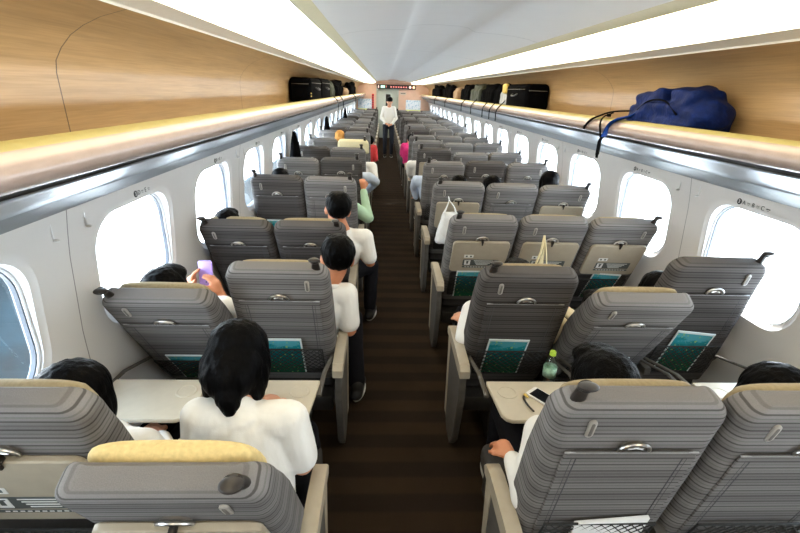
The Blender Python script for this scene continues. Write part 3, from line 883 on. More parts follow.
# ------------------------------------------------------------------ people
def V(*a): return Vector(a)
def hand(bm, wr, d, n, curl=.5, side=1, sc=1.0):
    """wrist point, direction, palm normal; curled fingers"""
    d = Vector(d).normalized(); n = Vector(n); n = (n-d*n.dot(d)).normalized(); s_ = d.cross(n)*side
    wr = Vector(wr)
    pc = wr+d*.045*sc
    capsule(bm, wr+d*.012*sc, wr+d*.07*sc, .021*sc, .027*sc, flat=1.25, fdir=s_)
    for i, (off, L) in enumerate(((-.027, .062), (-.009, .072), (.009, .067), (.026, .052))):
        b = wr+d*.078*sc+s_*off*sc
        a1 = curl*.6; a2 = curl*1.5
        p1 = b+(d*math.cos(a1)+n*math.sin(a1))*L*.52*sc
        p2 = p1+(d*math.cos(a2)+n*math.sin(a2))*L*.48*sc
        capsule(bm, b, p1, .0098*sc, .0088*sc, 8); capsule(bm, p1, p2, .0088*sc, .0074*sc, 8)
    tb = wr+d*.030*sc-s_*.026*sc
    t1 = tb+(d*.7-s_*.62+n*.35).normalized()*.036*sc; t2 = t1+(d*.92-s_*.1+n*.45).normalized()*.028*sc
    capsule(bm, tb, t1, .0125*sc, .0105*sc, 8); capsule(bm, t1, t2, .0105*sc, .0085*sc, 8)
def head(bm, c, rot, k=1.0):
    """face looks along local +y"""
    def T(x, y, z): return Vector(c)+rot@Vector((x*k, y*k, z*k))
    ellips(bm, T(0, -.012, .025), (.074*k, .094*k, .085*k), rot)
    ellips(bm, T(0, .030, -.035), (.058*k, .056*k, .072*k), rot)
    ellips(bm, T(0, .068, -.080), (.028*k, .022*k, .022*k), rot)      # chin
    capsule(bm, T(0, .080, .005), T(0, .100, -.028), .008*k, .0135*k, 8)   # nose
    ellips(bm, T(0, .083, -.055), (.024*k, .010*k, .007*k), rot)      # lips
    for s in (-1, 1):
        ellips(bm, T(s*.075, -.005, -.012), (.009*k, .017*k, .030*k), rot@Euler((0, R(s*8), R(s*-18))).to_matrix())
        capsule(bm, T(s*.018, .083, .022), T(s*.042, .074, .020), .006*k, .005*k, 8)  # brow
def eyes(par, c, rot, k, rl):
    for s in (-1, 1):
        bm = bmesh.new(); ellips(bm, Vector(c)-rl+rot@Vector((s*.030*k, .079*k, .004*k)), (.0125*k, .008*k, .006*k), rot)
        obj('eye', bm, M['ink'], par)
def hair_bm(style, c, rot, k=1.0):
    bm = bmesh.new()
    def T(x, y, z): return Vector(c)+rot@Vector((x*k, y*k, z*k))
    if style == 'short':
        ellips(bm, T(0, -.022, .042), (.085*k, .098*k, .084*k), rot)
        ellips(bm, T(0, -.046, .016), (.077*k, .064*k, .066*k), rot)
        ellips(bm, T(0, .030, .085), (.066*k, .058*k, .035*k), rot)
    elif style == 'crop':
        ellips(bm, T(0, -.010, .052), (.081*k, .095*k, .075*k), rot)
        ellips(bm, T(0, -.045, .02), (.074*k, .064*k, .072*k), rot)
    elif style == 'bob':
        ellips(bm, T(0, -.020, .040), (.092*k, .104*k, .088*k), rot)
        ellips(bm, T(0, -.040, -.03), (.092*k, .080*k, .105*k), rot)
        for s in (-1, 1): ellips(bm, T(s*.070, .010, -.025), (.026*k, .045*k, .09*k), rot)
    elif style == 'pony':
        ellips(bm, T(0, -.015, .038), (.098*k, .110*k, .095*k), rot)
        ellips(bm, T(0, -.055, -.035), (.100*k, .078*k, .105*k), rot)
        for s in (-1, 1): ellips(bm, T(s*.078, .0, -.04), (.030*k, .055*k, .10*k), rot)
    return bm
def eu(pitch, yaw, roll=0): return Euler((R(-pitch), R(roll), R(yaw)), 'ZXY').to_matrix() if False else (Matrix.Rotation(R(yaw), 3, 'Z')@Matrix.Rotation(R(roll), 3, 'Y')@Matrix.Rotation(R(-pitch), 3, 'X'))

def person(label, hd, pitch=10, yaw=0, roll=0, k=1.0, hip=None, sh=None, arms=None, legs='sit', style='short', hairm='hair_short', shirt='white_shirt', pants='trouser',
           sleeve='short', skin='skin', vox=.011, pony=None, face=False, swidth=.17, group=None, shoe=True, seatkey=None, disp=.004, byaw=None, collar=True):
    hd = Vector(hd)
    hip = Vector(hip) if hip else V(hd.x, hd.y-.02, .52)
    rl = V(hip.x, hip.y, 0)
    rot = eu(pitch, yaw, roll)
    neck = hd+rot@V(0, -.035, -.10)*k
    base = Vector(sh) if sh else neck+V(0, -.02, -.075)     # centre between shoulders
    t = root('person', label, 'person', rl, group)
    bx = Matrix.Rotation(R(yaw*.3 if byaw is None else byaw), 3, 'Z')@V(1, 0, 0)
    shl, shr = base-bx*swidth, base+bx*swidth
    A = []
    for i, (s0, sg) in enumerate(((shl, -1), (shr, 1))):
        a = arms[i] if arms else None
        if a is None: a = dict(e=s0+V(sg*.04, .08, -.24), w=V(hip.x+sg*.10, hip.y+.34, .62), d=(-sg*.4, 1, -.1), n=(0, 0, -1), curl=.4)
        A.append((s0, Vector(a['e']), Vector(a['w']), a, sg))
    bm = bmesh.new(); o = lambda p: Vector(p)-rl
    head(bm, o(hd), rot, k)
    capsule(bm, o(base+V(0, 0, -.02)), o(hd+rot@V(0, -.02, -.05)*k), .056*k, .050*k)
    def torso(bm, e):
        mid = base.lerp(hip, .5)
        capsule(bm, o(base+V(0, 0, -.06)), o(mid), .100+e, .105+e, 20, flat=1.35, fdir=bx)
        capsule(bm, o(mid), o(hip+V(0, 0, .02)), .105+e, .115+e, 20, flat=1.30, fdir=bx)
        capsule(bm, o(shl+bx*.03+V(0, 0, -.01)), o(shr-bx*.03+V(0, 0, -.01)), .058+e, .058+e, 16)
        capsule(bm, o(base+V(0, 0, .0)), o(base.lerp(neck, .35)), .075+e, .055+e*.6)
    torso(bm, 0)
    for s0, e_, w_, a, sg in A:
        capsule(bm, o(s0), o(e_), .048, .040); capsule(bm, o(e_), o(w_), .040, .026)
        hand(bm, o(w_), a.get('d', (0, 1, 0)), a.get('n', (0, 0, -1)), a.get('curl', .5), a.get('side', sg), a.get('sc', 1))
    LG = []
    if legs == 'sit':
        for sg in (-1, 1): LG.append((hip+V(sg*.09, 0, 0), hip+V(sg*.11, .42, .0), V(hip.x+sg*.11, hip.y+.45, .09), V(0, 1, 0)))
    elif legs == 'none': LG = []
    else: LG = [(Vector(a), Vector(b), Vector(c), Vector(d)) for a, b, c, d in legs]
    for h, kn, an, toe in LG:
        capsule(bm, o(h), o(kn), .078, .055); capsule(bm, o(kn), o(an), .053, .034)
        capsule(bm, o(an+V(0, 0, -.04)), o(an+toe*.13+V(0, 0, -.055)), .032, .026)
    body = remeshed('body', bm, M[skin], t, vox, 1)
    # shirt
    bm = bmesh.new(); torso(bm, .013)
    fr = dict(short=.92, long=1.0).get(sleeve, .92)
    for s0, e_, w_, a, sg in A:
        if sleeve == 'long':
            capsule(bm, o(s0), o(e_), .064, .055); capsule(bm, o(e_), o(e_.lerp(w_, .93)), .054, .036)
        else:
            capsule(bm, o(s0), o(s0.lerp(e_, .55)), .064, .062); 
            q = s0.lerp(e_, .80); capsule(bm, o(s0.lerp(e_, .5)), o(q), .062, .060)
    # collar
    remeshed('shirt', bm, M[shirt], t, max(vox*.9, .008), 1, disp, 13, (1, 1, .6))
    # collar ring
    bm = bmesh.new()
    cdir = (hd-base).normalized(); ca = cdir.cross(bx).normalized(); cc = base.lerp(neck, .55)
    tube(bm, [o(cc+(bx*math.cos(q)*.058+ca*math.sin(q)*.058)) for q in [2*PI*i/20 for i in range(20)]], .012, 8, closed=True, flat=1.0)
    if collar: obj('collar', bm, M[shirt], t)
    else: bm.free()
    if LG:
        bm = bmesh.new()
        ellips(bm, o(hip+V(0, .0, .0)), (.165, .135, .115))
        for h, kn, an, toe in LG:
            capsule(bm, o(h), o(kn), .090, .068); capsule(bm, o(kn), o(kn.lerp(an, .92)), .066, .056)
        remeshed('trousers', bm, M[pants], t, .012, 1, .004, 12)
        if shoe:
            for h, kn, an, toe in LG:
                bm = bmesh.new(); q = o(an)
                capsule(bm, q+V(0, 0, -.045)-toe*.02, q+toe*.15+V(0, 0, -.052), .044, .034, flat=1.0)
                capsule(bm, q+V(0, 0, -.01), q+V(0, 0, .02), .043, .045)
                so = remeshed('shoe', bm, M['shoe'], t, .009, 1)
                bm = bmesh.new()
                pts = []
                th = math.atan2(toe.y, toe.x)
                for i in range(20):
                    a = 2*PI*i/20; u = .115*math.cos(a)+.065; v = .042*math.sin(a)
                    pts.append((q.x+u*math.cos(th)-v*math.sin(th), q.y+u*math.sin(th)+v*math.cos(th)))
                plate(bm, pts, 'z', q.z-.090, q.z-.068, bev=.004)
                obj('sole', bm, M['sole'], so, auto=30)
    bm = hair_bm(style, o(hd), rot, k)
    if pony:
        pp = [o(p) for p in pony]; n = len(spline(pp, 4))
        tube(bm, spline(pp, 4), [.034+.016*math.sin(PI*min(1, i/(n-1)*1.1))-.014*(i/(n-1)) for i in range(n)], 12)
    remeshed('hair', bm, M[hairm], t, .007, 1, .004, 60, (1, 1, .25))
    if face: eyes(t, hd, rot, k, rl)
    return t

# --- left block
person('person with short ponytail in white shirt leaning over the left tray, back to camera', (-.853, 1.33, 1.035), pitch=38, yaw=-4, k=1.04,
       hip=(-.80, 1.12, .53), sh=(-.81, 1.205, .885), swidth=.150, style='pony', hairm='hair', vox=.008, disp=.007, collar=False,
       arms=[dict(e=(-.975, 1.19, .70), w=(-.90, 1.42, .735), d=(.7, .6, 0), n=(0, 0, -1), curl=.3), dict(e=(-.625, 1.19, .70), w=(-.74, 1.43, .735), d=(-.7, .6, 0), n=(0, 0, -1), curl=.3)],
       pony=[(-.862, 1.27, 1.02), (-.855, 1.205, .99), (-.842, 1.18, .955), (-.836, 1.165, .925)],
       legs=[((-.88, 1.16, .52), (-.90, 1.55, .50), (-.90, 1.60, .09), (0, 1, 0)), ((-.71, 1.16, .52), (-.69, 1.55, .50), (-.66, 1.56, .09), (0, 1, 0))])
person('person with smooth black hair and white sleeve in the nearest left window seat', (-1.285, 1.14, 1.005), pitch=14, yaw=-10, k=1.07, hip=(-1.28, 1.30, .50), sh=(-1.28, 1.20, .77), swidth=.12, style='bob', hairm='hair', vox=.009, sleeve='long',
       arms=[None, dict(e=(-1.115, 1.24, .62), w=(-1.22, 1.40, .62), d=(-.8, .6, 0), n=(0, 0, -1), curl=.5)])
person('short haired person holding up a lilac phone by the left window', (-1.36, 1.92, .995), pitch=0, yaw=-14, k=1.14, sh=(-1.31, 2.08, .85), swidth=.14, hip=(-1.30, 2.33, .52), style='short', vox=.007, skin='skin_tan', shirt='white_shirt',
       arms=[dict(e=(-1.44, 2.14, .76), w=(-1.395, 2.22, .862), d=(.1, .25, 1), n=(1, .2, 0), curl=.55, side=1), dict(e=(-1.15, 2.14, .72), w=(-1.235, 2.22, .85), d=(-.42, .15, 1), n=(-1, .2, .1), curl=.55, side=-1)])
o = root('mobile_phone', 'lilac mobile phone held up in both hands by the left window', 'phone', (-1.325, 2.27, .885))
bm = bmesh.new(); plate(bm, rrect(.074, .150, .010, 4, 0, .065), 'y', -.004, .004, bev=.0015); obj('phone_body', bm, M['phone_lilac'], o, auto=30)
bm = bmesh.new(); lathe(bm, [(.001, 0), (.004, 0), (.004, .002), (.001, .002)], n=12); bmesh.ops.rotate(bm, cent=(0, 0, 0), matrix=Euler((R(90), 0, 0)).to_matrix(), verts=bm.verts); bmesh.ops.translate(bm, vec=(.0, -.004, .02), verts=bm.verts); obj('home_button', bm, M['ink'], o)
o.rotation_euler = (R(-8), 0, R(4))

person('boy with black hair and white short sleeve, elbow on aisle armrest of second left row', (-.605, 2.30, 1.045), pitch=8, yaw=8, roll=6, k=1.12, hip=(-.78, 2.26, .52), sh=(-.70, 2.22, .865), swidth=.15, style='short', vox=.008, skin='skin_tan',
       arms=[None, dict(e=(-.535, 2.20, .655), w=(-.56, 2.42, .64), d=(0, 1, -.1), n=(0, 0, -1), curl=.6)],
       legs=[((-.86, 2.30, .52), (-.86, 2.70, .50), (-.84, 2.72, .09), (0, 1, 0)), ((-.70, 2.30, .52), (-.55, 2.66, .48), (-.51, 2.42, .10), (.15, .99, 0))])
person('boy with cropped hair and white shirt leaning into the aisle, third left row', (-.69, 3.20, 1.085), pitch=6, yaw=10, roll=8, k=1.15, hip=(-.76, 3.28, .52), sh=(-.64, 3.22, .875), swidth=.15, style='short', vox=.009, skin='skin_tan', sleeve='short',
       arms=[None, dict(e=(-.45, 3.22, .67), w=(-.53, 3.40, .66), d=(-.3, 1, -.1), n=(0, 0, -1), curl=.6)],
       legs=[((-.82, 3.34, .52), (-.80, 3.75, .50), (-.78, 3.78, .09), (0, 1, 0)), ((-.68, 3.34, .52), (-.45, 3.66, .47), (-.46, 3.52, .10), (.2, .98, 0))])
person('dark haired person low beside the left window, only hair over the third row seat', (-1.40, 2.92, 1.03), pitch=0, yaw=0, hip=(-1.32, 3.20, .52), sh=(-1.36, 3.0, .86), swidth=.10, style='short', vox=.012)
person('person in mint green top with raised hand at aisle, fourth left row', (-.80, 4.32, 1.00), hip=(-.78, 4.38, .52), vox=.010, style='short', shirt='mint', sleeve='long', skin='skin_tan',
       arms=[None, dict(e=(-.50, 4.25, .74), w=(-.555, 4.42, .98), d=(-.1, .2, 1), n=(-.3, 1, 0), curl=1.1)])
person('dark haired person peeking above the fourth left window seat', (-1.37, 4.42, 1.055), hip=(-1.28, 4.40, .52), vox=.012, style='short', swidth=.12, sh=(-1.31, 4.42, .86))
person('person in pale blue shirt with elbow out in the aisle, fifth left row', (-.80, 5.36, 1.0), hip=(-.78, 5.42, .52), vox=.011, shirt='blueshirt', sleeve='long', sh=(-.70, 5.40, .93),
       arms=[None, dict(e=(-.45, 5.48, .86), w=(-.57, 5.60, .70), d=(-.4, 1, 0), n=(0, 0, -1))])
person('person in white shirt, sleeve showing past the sixth left aisle seat', (-.80, 6.40, 1.0), hip=(-.78, 6.46, .52), vox=.012, sh=(-.68, 6.42, .90),
       arms=[None, dict(e=(-.48, 6.30, .70), w=(-.55, 6.60, .66), d=(0, 1, 0), n=(0, 0, -1))])
person('person with light brown dyed hair above a left window seat', (-1.15, 8.30, 1.10), hip=(-1.25, 8.48, .52), vox=.014, style='bob', hairm='hair_orange', sh=(-1.2, 8.32, .93), swidth=.13)
person('person in red clothes leaning into the aisle, far left block', (-.62, 8.60, 1.0), hip=(-.72, 8.50, .52), vox=.014, shirt='red', pants='red', sleeve='long', swidth=.12, sh=(-.66, 8.55, .90), shoe=True,
       arms=[None, dict(e=(-.51, 8.50, .72), w=(-.50, 8.7, .66), d=(0, 1, 0), n=(0, 0, -1))])

# --- right block
person('boy with bushy black hair and white sleeve, hand on nearest right aisle armrest', (.385, 1.22, .995), pitch=8, yaw=4, k=1.24, hip=(.35, 1.28, .52), sh=(.37, 1.23, .80), swidth=.15, style='short', hairm='hair_short', vox=.007, skin='skin_tan', sleeve='long', disp=.006,
       arms=[dict(e=(.135, 1.06, .68), w=(.125, 1.22, .69), d=(-.25, 1, -.05), n=(0, 0, -1), curl=.75, side=-1, sc=.95), None])
person('person with flat black hair in the nearest right middle seat', (.995, 1.21, .955), pitch=4, yaw=2, k=1.18, hip=(.86, 1.28, .52), sh=(.94, 1.23, .80), swidth=.15, style='bob', hairm='hair', vox=.009)
person('person hidden behind tall second row seat, white sleeve on aisle side', (.36, 2.14, .995), hip=(.33, 2.28, .50), sh=(.31, 2.22, .77), swidth=.15, vox=.010,
       arms=[dict(e=(.095, 2.08, .63), w=(.12, 2.30, .66), d=(0, 1, 0), n=(0, 0, -1)), None])
person('person in beige shirt beside the far tilted seat, second right row', (.78, 2.05, .86), hip=(.76, 2.22, .52), sh=(.76, 2.06, .72), swidth=.15, vox=.011, shirt='beigeshirt', sleeve='long', disp=.006,
       arms=[dict(e=(.575, 2.02, .80), w=(.62, 2.24, .66), d=(0, 1, 0), n=(0, 0, -1)), None])
person('dark haired person low in the second right window seat', (1.19, 2.22, .905), pitch=10, hip=(1.25, 2.26, .50), sh=(1.2, 2.2, .74), swidth=.14, vox=.010, style='bob', hairm='hair')
person('dark haired person above the fourth right aisle seat', (.40, 4.42, 1.03), hip=(.33, 4.38, .52), vox=.012, style='short')
person('person with wide black hair above the fourth right middle seat', (.735, 4.42, 1.035), hip=(.78, 4.40, .52), vox=.012, style='bob', hairm='hair')
person('dark haired person beside the right windows, fourth row', (1.33, 4.45, 1.09), hip=(1.25, 4.42, .52), vox=.012, style='bob', hairm='hair', sh=(1.28, 4.45, .90), swidth=.11)
person('person in white shirt, sleeve in the aisle beside the fifth right seat', (.30, 5.38, 1.0), hip=(.30, 5.42, .52), vox=.012, shirt='blueshirt', sh=(.22, 5.42, .90), sleeve='long',
       arms=[dict(e=(.03, 5.50, .80), w=(.06, 5.52, .66), d=(0, 1, 0), n=(0, 0, -1)), None])
person('person in pale shirt, sleeve in the aisle beside the sixth right seat', (.30, 6.42, 1.0), hip=(.30, 6.46, .52), vox=.012, shirt='white_shirt', sh=(.20, 6.46, .93), sleeve='long',
       arms=[dict(e=(.035, 6.50, .80), w=(.08, 6.70, .68), d=(0, 1, 0), n=(0, 0, -1)), None])
person('person in magenta top at the aisle, far right block', (.18, 9.0, 1.02), hip=(.20, 9.1, .52), vox=.014, shirt='pink', sleeve='long', swidth=.11, sh=(.15, 9.02, .90),
       arms=[dict(e=(.02, 9.1, .74), w=(.04, 9.3, .66), d=(0, 1, 0), n=(0, 0, -1)), None])
# --- standing man in the aisle, facing the camera and looking down
def standing():
    x, y = -.22, 14.0
    person('man in white shirt and dark trousers standing in the aisle looking down', (x+.02, y-.09, 1.60), k=1.12, pitch=20, yaw=172, byaw=0, hip=(x, y, .95), sh=(x, y+.01, 1.42), swidth=.145, style='crop', vox=.010, face=True, sleeve='long', pants='navycloth', skin='skin',
           arms=[dict(e=(x-.22, y-.02, 1.14), w=(x-.09, y-.24, 1.00), d=(.7, -.5, -.2), n=(0, 0, -1), curl=.7, side=1), dict(e=(x+.22, y-.02, 1.14), w=(x+.09, y-.24, .98), d=(-.7, -.5, -.2), n=(0, 0, -1), curl=.7, side=-1)],
           legs=[((x-.09, y, .92), (x-.10, y-.02, .50), (x-.10, y+.02, .09), (0, -1, 0)), ((x+.09, y, .92), (x+.10, y-.02, .50), (x+.10, y+.02, .09), (0, -1, 0))])
standing()

# ------------------------------------------------------------------ things on and around the seats
# tote bag hanging from third row middle seat
hk = on_back('B', 3, -.075, -.085, .70)
t = root('tote_bag', 'dark tote bag with long cream handles hanging over the third row tray', 'bag', (hk.x, hk.y, hk.z-.28))
bm = bmesh.new()
for sx, dy in ((-1, -.012), (1, -.002), (.3, .006)):
    tube(bm, [(0, .0, .285), (sx*.02, -.02+dy, .18), (sx*.045-.01, -.035+dy, .07), (sx*.06-.02, -.05+dy, .0)], .0075, 8, flat=.5)
obj('handle', bm, M['cream_cloth'], t)['label'] = 'cream cloth handles'
bm = bmesh.new(); plate(bm, [(-.02, .0), (-.075, -.01), (-.03, .06), (.0, .21), (.018, .0)], 'y', -.03, -.02); obj('side_flap', bm, M['cream_cloth'], t, auto=30)['label'] = 'cream flap between the handles'
bm = bmesh.new(); ellips(bm, (-.06, -.075, -.05), (.13, .045, .075)); ellips(bm, (-.05, -.075, -.14), (.15, .05, .10)); remeshed('bag_body', bm, M['black'], t, .008, 1, .004, 20)
# white carrier bag hanging from fourth row aisle seat
hk = on_back('C', 4, -.10, -.085, .705)
t = root('plastic_bag', 'white plastic carrier bag hanging from the fourth row aisle seat hook', 'bag', (hk.x, hk.y-.01, hk.z))
bm = bmesh.new()
rings = []
for z, w, d, ox in ((-.42, .020, .012, -.02), (-.415, .052, .026, -.018), (-.39, .066, .036, -.015), (-.32, .070, .042, -.005), (-.24, .068, .040, .012), (-.18, .066, .036, .02), (-.135, .052, .030, .02)):
    rings.append([(ox+w*math.cos(a)*(1+.08*math.sin(5*a)), -.02+d*math.sin(a)*(1+.15*math.sin(4*a+z*20)), z) for a in [2*PI*i/28 for i in range(28)]])
loft(bm, rings)
for v in bm.verts: v.co.x *= 1.25; v.co.z *= 1.05
bs = remeshed('bag_body', bm, M['plasticbag'], t, .006, 1, .005, 25, (1, 1, .5))
for sx in (-1, 1):
    bm = bmesh.new(); tube(bm, spline([(.02+sx*.055, -.02, -.15), (.02+sx*.032, -.02, -.09), (.004, -.012, -.03), (-.002, .0, .0)], 5), [.022, .021, .019, .017, .015, .013, .012, .011, .010, .010, .009, .008, .008, .007, .007, .006], 10, flat=.4)
    obj('bag_handle', bm, M['plasticbag'], t)
# bottle in holder between seats
bp = V(.468, 1.79, .575)
t = root('drink_bottle', 'clear plastic drink bottle with lime green cap behind the right tray', 'bottle', bp)
bm = bmesh.new(); lathe(bm, [(.001, 0), (.028, .0), (.0315, .006), (.0315, .06), (.029, .07), (.0315, .08), (.0315, .125), (.026, .15), (.015, .175), (.0125, .182), (.0125, .190)], n=24); obj('bottle_body', bm, M['bottle'], t)
bm = bmesh.new(); lathe(bm, [(.0322, .072), (.0322, .125)], n=24); obj('bottle_label', bm, M['bottlelabel'], t)
bm = bmesh.new(); lathe(bm, [(.001, .188), (.0155, .188), (.0155, .205), (.013, .209), (.001, .209)], n=24); obj('bottle_cap', bm, M['cap'], t, auto=40)
bm = bmesh.new(); box(bm, (.468, 1.80, .565), (.10, .09, .018), .004); 
o = obj('bottle_holder', bm, M['dark'], auto=30)
o.parent = [q for q in bpy.data.objects if q.name.startswith('train_seat') and abs(q.location.x-SX['C']) < .01 and abs(q.location.y-2.14) < .01][0]; o.location = (-SX['C'], -2.14, 0)
# phone on the right tray
ZT_ = .7092
t = root('mobile_phone', 'white mobile phone with dark screen on the right aisle tray', 'phone', (.345, 1.53, ZT_), rz=R(38))
bm = bmesh.new(); plate(bm, rrect(.072, .140, .010, 4), 'z', 0, .009, bev=.002); obj('phone_body', bm, M['white_plastic'], t, auto=30)
bm = bmesh.new(); plate(bm, rrect(.062, .108, .002, 2), 'z', .0088, .0097); obj('screen', bm, M['screen'], t, smooth=False)
# phone strap / pen
t = root('phone_strap', 'short black strap with small gold charm on the right aisle tray', 'strap', (.262, 1.50, ZT_))
bm = bmesh.new(); tube(bm, spline([(0, .045, .005), (-.006, .02, .005), (.0, -.02, .005), (.012, -.055, .005)], 4), .0052, 8, flat=.5); obj('cord', bm, M['ink'], t)
bm = bmesh.new(); ellips(bm, (.008, .050, .005), (.008, .010, .005)); ellips(bm, (.014, .038, .005), (.005, .007, .004)); obj('charm', bm, M['gold'], t)
# phone on middle tray
t = root('mobile_phone', 'black mobile phone lying on the middle right tray', 'phone', (.845, 1.56, ZT_), rz=R(62))
bm = bmesh.new(); plate(bm, rrect(.074, .145, .009, 4), 'z', 0, .009, bev=.002); obj('phone_body', bm, M['silver_cloth'], t, auto=30)
bm = bmesh.new(); plate(bm, rrect(.070, .140, .008, 3), 'z', .0088, .0097); obj('screen', bm, M['screen'], t, smooth=False)
# cream bag on the lap of person in window seat
bm = bmesh.new(); ellips(bm, (0, 0, .06), (.13, .12, .07), (R(10), R(-12), 0)); ellips(bm, (.07, .02, .02), (.10, .10, .06))
o = remeshed('cloth_bag', bm, M['cream_cloth'], None, .009, 1, .012, 14, (1, 1, .4)); o.location = (-1.08, 1.34, .50); tag(o, 'crumpled cream cloth bag beside the nearest left window passenger', 'bag')

# dark jackets hanging by the left windows
def jacket(y, w, h, lab):
    t = bmesh.new(); rings = []
    for q in range(9):
        z = -h*q/8; ww = w*(.16+.84*min(1, (q/8)**.6)); d = .02+.045*min(1, q/4)
        rings.append([(d*math.cos(a)*(1+.12*math.sin(3*a)), ww*math.sin(a)*(1+.07*math.sin(6*a+q)), z) for a in [2*PI*i/26 for i in range(26)]])
    loft(t, rings)
    o = remeshed('hanging_jacket', t, M['black'], None, .012, 1, .012, 9, (1, 1, .3)); o.location = (-1.44, y, 1.43); tag(o, lab, 'jacket', 'dark jackets hanging by the left windows')
jacket(5.55, .22, .62, 'black jacket hanging on the left wall, nearest of the hanging jackets')
jacket(8.75, .24, .62, 'black jacket hanging on the left wall, middle of the hanging jackets')
jacket(12.9, .22, .60, 'black jacket hanging on the left wall, farthest of the hanging jackets')

# ------------------------------------------------------------------ luggage on the racks
ZS = 1.744
def suitcase(x, y, L, D, Hh, lab, mat='case', tagcol=None, grp='black bags along the racks'):
    t = root('travel_bag', lab, 'bag', (x, y, ZS), grp)
    bm = bmesh.new(); box(bm, (0, 0, Hh/2+.004), (D, L, Hh-.004), .045, seg=4)
    for v in bm.verts: v.co += v.co.normalized()*.006*noise.noise(v.co*9)
    obj('bag_body', bm, M[mat], t, auto=50)
    bm = bmesh.new(); sx = -1 if x > 0 else 1
    tube(bm, spline([(sx*D/2, -.10, Hh*.62), (sx*(D/2+.03), -.06, Hh*.55), (sx*(D/2+.03), .06, Hh*.55), (sx*D/2, .10, Hh*.62)], 5), .010, 8); obj('carry_handle', bm, M['ink'], t)
    bm = bmesh.new(); tube(bm, [(-D/2+.03, -L/2-.002, Hh*.75), (D/2-.03, -L/2-.002, Hh*.75)], .004, 6); tube(bm, [(sx*(D/2+.001), -L/2+.05, Hh*.8), (sx*(D/2+.001), L/2-.05, Hh*.8)], .004, 6); obj('zip', bm, M['shell'], t)
    return t
def softbag(x, y, L, D, Hh, mat, lab, grp='soft bags along the racks', strap=True):
    t = root('soft_bag', lab, 'bag', (x, y, ZS), grp)
    bm = bmesh.new(); box(bm, (0, 0, Hh*.36), (D*.9, L*.94, Hh*.7), .05, seg=3); box(bm, (.01, L*.12, Hh*.62), (D*.7, L*.5, Hh*.5), .04, (R(9), R(6), 0), seg=3); ellips(bm, (0, -L*.22, Hh*.6), (D*.38, L*.2, Hh*.34)); ellips(bm, (0, L*.34, Hh*.5), (D*.4, L*.14, Hh*.3))
    remeshed('bag_body', bm, M[mat], t, .012, 2, .02, 9)
    if strap:
        sx = -1 if x > 0 else 1
        e = (1.225-abs(x)) if False else (abs(x)-1.20)
        bm = bmesh.new(); tube(bm, spline([(sx*D*.3, -L*.3, Hh*.5), (sx*(e-.01), -L*.32, .075), (sx*(e+.075), -L*.33, -.02), (sx*(e+.082), -L*.34, -.16)], 5), .011, 6, flat=.5); obj('strap', bm, M['webbing'], t)
    return t
suitcase(1.345, 5.65, .85, .27, .29, 'large black travel bag on the right rack, nearest of the black luggage')
softbag(1.34, 6.28, .40, .25, .30, 'silver_cloth', 'grey and yellow bag beside the large black travel bag on the right rack')
t = softbag(1.34, 6.66, .36, .26, .34, 'black', 'black soft bag just beyond the grey and yellow bag, right rack')
bm = bmesh.new(); box(bm, (0, 0, 0), (.05, .18, .12), .02, seg=3); o = obj('pouch', bm, M['gold'], auto=50); o.location = (1.235, 6.22, 1.985); tag(o, 'small yellow pouch on top of the grey bag, right rack', 'pouch')
softbag(1.33, 7.30, .85, .27, .33, 'black', 'black soft bag with long hanging strap, right rack')
softbag(1.33, 8.25, .85, .27, .34, 'olive', 'olive and dark bag further along the right rack')
softbag(1.33, 9.3, .95, .27, .34, 'black', 'black rounded bag in the middle of the right rack row')
softbag(1.33, 10.6, .50, .25, .30, 'brown_cloth', 'tan paper-coloured bag on the right rack', strap=False)
softbag(1.33, 12.0, 1.6, .28, .37, 'black', 'tall black bag towards the far end of the right rack')
softbag(1.33, 14.6, 2.2, .28, .38, 'black', 'bulky black bag near the far end of the right rack')
suitcase(-1.345, 6.05, .90, .26, .285, 'large black travel bag on the left rack, nearest of the left luggage')
suitcase(-1.345, 7.06, 1.0, .26, .30, 'second black travel bag on the left rack, behind the nearest one')
softbag(-1.33, 7.95, .5, .26, .33, 'olive', 'olive patterned bag on the left rack beyond the black travel bags')
softbag(-1.33, 9.2, 1.3, .27, .34, 'black', 'black soft bag midway along the left rack')
softbag(-1.33, 11.2, .50, .25, .22, 'brown_cloth', 'tan bag on the left rack', strap=False)
softbag(-1.33, 13.2, 1.9, .27, .36, 'black', 'black soft bag near the far end of the left rack')
bm = bmesh.new()
for i in range(7):
    a = i*2*PI/7; ellips(bm, (0.0, .03*math.cos(a), .03+.03*math.sin(a)), (.008, .018, .009), (a, 0, 0))
o = obj('ribbon_bow', bm, M['gold']); o.location = (-1.225, 5.66, 1.81); tag(o, 'small yellowish ribbon tag at the near end of the left rack luggage', 'ribbon')

# blue backpack
t = root('backpack', 'royal blue backpack lying on the right rack with straps hanging over the edge', 'backpack', (1.335, 2.66, ZS))
bm = bmesh.new()
box(bm, (0, .0, .075), (.25, .66, .15), .045, (0, 0, 0), seg=3)
box(bm, (-.01, .15, .155), (.21, .26, .13), .035, (R(-9), R(5), R(4)), seg=3)
box(bm, (.0, -.16, .165), (.21, .24, .15), .045, (R(10), R(-4), R(-7)), seg=3)
box(bm, (-.085, .02, .10), (.07, .34, .13), .03, (0, R(-12), R(3)), seg=3)
ellips(bm, (.0, -.28, .10), (.11, .10, .095)); ellips(bm, (0, .29, .07), (.10, .09, .06))
remeshed('pack_body', bm, M['navy'], t, .008, 2, .020, 11, (1, 1, 1.6))
bm = bmesh.new(); tube(bm, spline([(-.125, -.20, .10), (-.13, -.08, .165), (-.13, .08, .165), (-.125, .20, .11)], 6), .005, 6); obj('zip', bm, M['webbing'], t)
bm = bmesh.new()
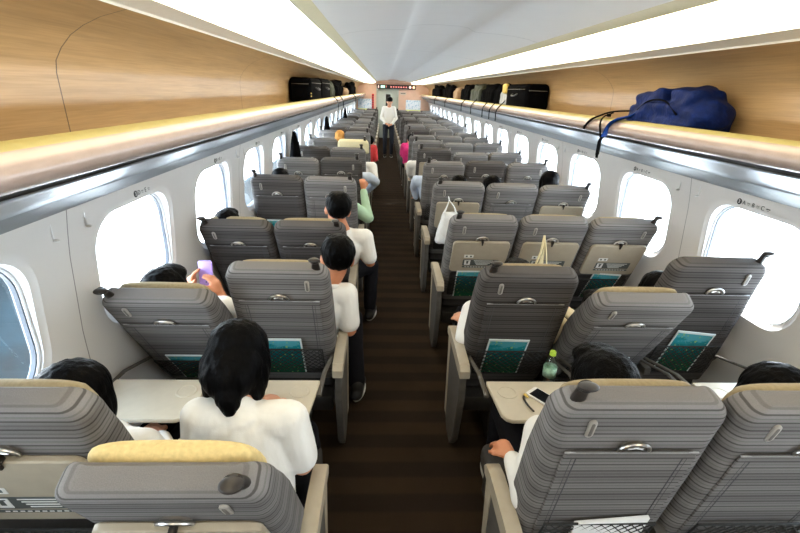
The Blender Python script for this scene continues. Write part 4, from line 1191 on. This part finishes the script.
tube(bm, spline([(-.09, .14, .14), (-.12, .22, .08), (-.145, .28, .06), (-.165, .33, .045), (-.195, .37, .01), (-.205, .405, -.07)], 6), .030, 8, flat=.25)
obj('shoulder_strap', bm, M['strapblue'], t)['label'] = 'wide blue shoulder strap'
bm = bmesh.new()
tube(bm, spline([(-.205, .40, -.06), (-.208, .44, -.10), (-.200, .46, -.155), (-.195, .47, -.20)], 6), .014, 8, flat=.3)
tube(bm, spline([(-.07, .34, .10), (-.12, .52, .085), (-.165, .62, .050), (-.19, .68, .02), (-.20, .74, -.03)], 6), .015, 8, flat=.35)
tube(bm, spline([(-.12, .50, .08), (-.175, .52, .05), (-.20, .50, .0), (-.205, .44, -.09)], 6), .013, 8, flat=.35)
box(bm, (-.200, .745, -.035), (.012, .02, .03), .003); box(bm, (-.196, .47, -.205), (.012, .022, .035), .003); box(bm, (-.150, .50, .062), (.02, .03, .02), .003)
obj('webbing_straps', bm, M['webbing'], t)['label'] = 'thin black webbing straps with buckles'

# ------------------------------------------------------------------ outside
bm = bmesh.new(); box(bm, (0, 15, -1.3), (160, 160, .1)); struct(obj('ground', bm, M['concrete'], smooth=False))
bm = bmesh.new(); box(bm, (-4.05, .6, -.40), (.1, 8.6, 1.7)); box(bm, (-4.05, 30, -.85), (.1, 38.5, .8))
struct(obj('trim_%d' % tn, bm, M['barrier'], smooth=False)); tn += 1

bounce_sun = bpy.data.lights.new('bounce_sun', 'SUN'); bounce_sun.energy = 45; bounce_sun.angle = R(1); bounce_sun.color = (1, .97, .92)  # near-overhead sun added so its ground bounce brightens the ceiling
so_ = bpy.data.objects.new('bounce_sun', bounce_sun); COL.objects.link(so_); so_.rotation_euler = (R(3), R(9), 0)

# daylight portals in the two window bands (guide sampling of the sky only)
for s in (-1, 1):
    l = bpy.data.lights.new('daylight_portal', 'AREA'); l.shape = 'RECTANGLE'; l.size = Y1-Y0; l.size_y = WZ1-WZ0+.02
    l.cycles.is_portal = True
    o = bpy.data.objects.new('daylight_portal', l); COL.objects.link(o); o.location = (s*1.61, (Y0+Y1)/2, (WZ0+WZ1)/2)
    # area lights emit along local -z : point it into the car, length along y
    zax = Vector((s, 0, 0)); xax = Vector((0, 1, 0)); yax = zax.cross(xax)
    mm = Matrix((xax, yax, zax)).transposed().to_4x4(); mm.translation = o.location; o.matrix_world = mm
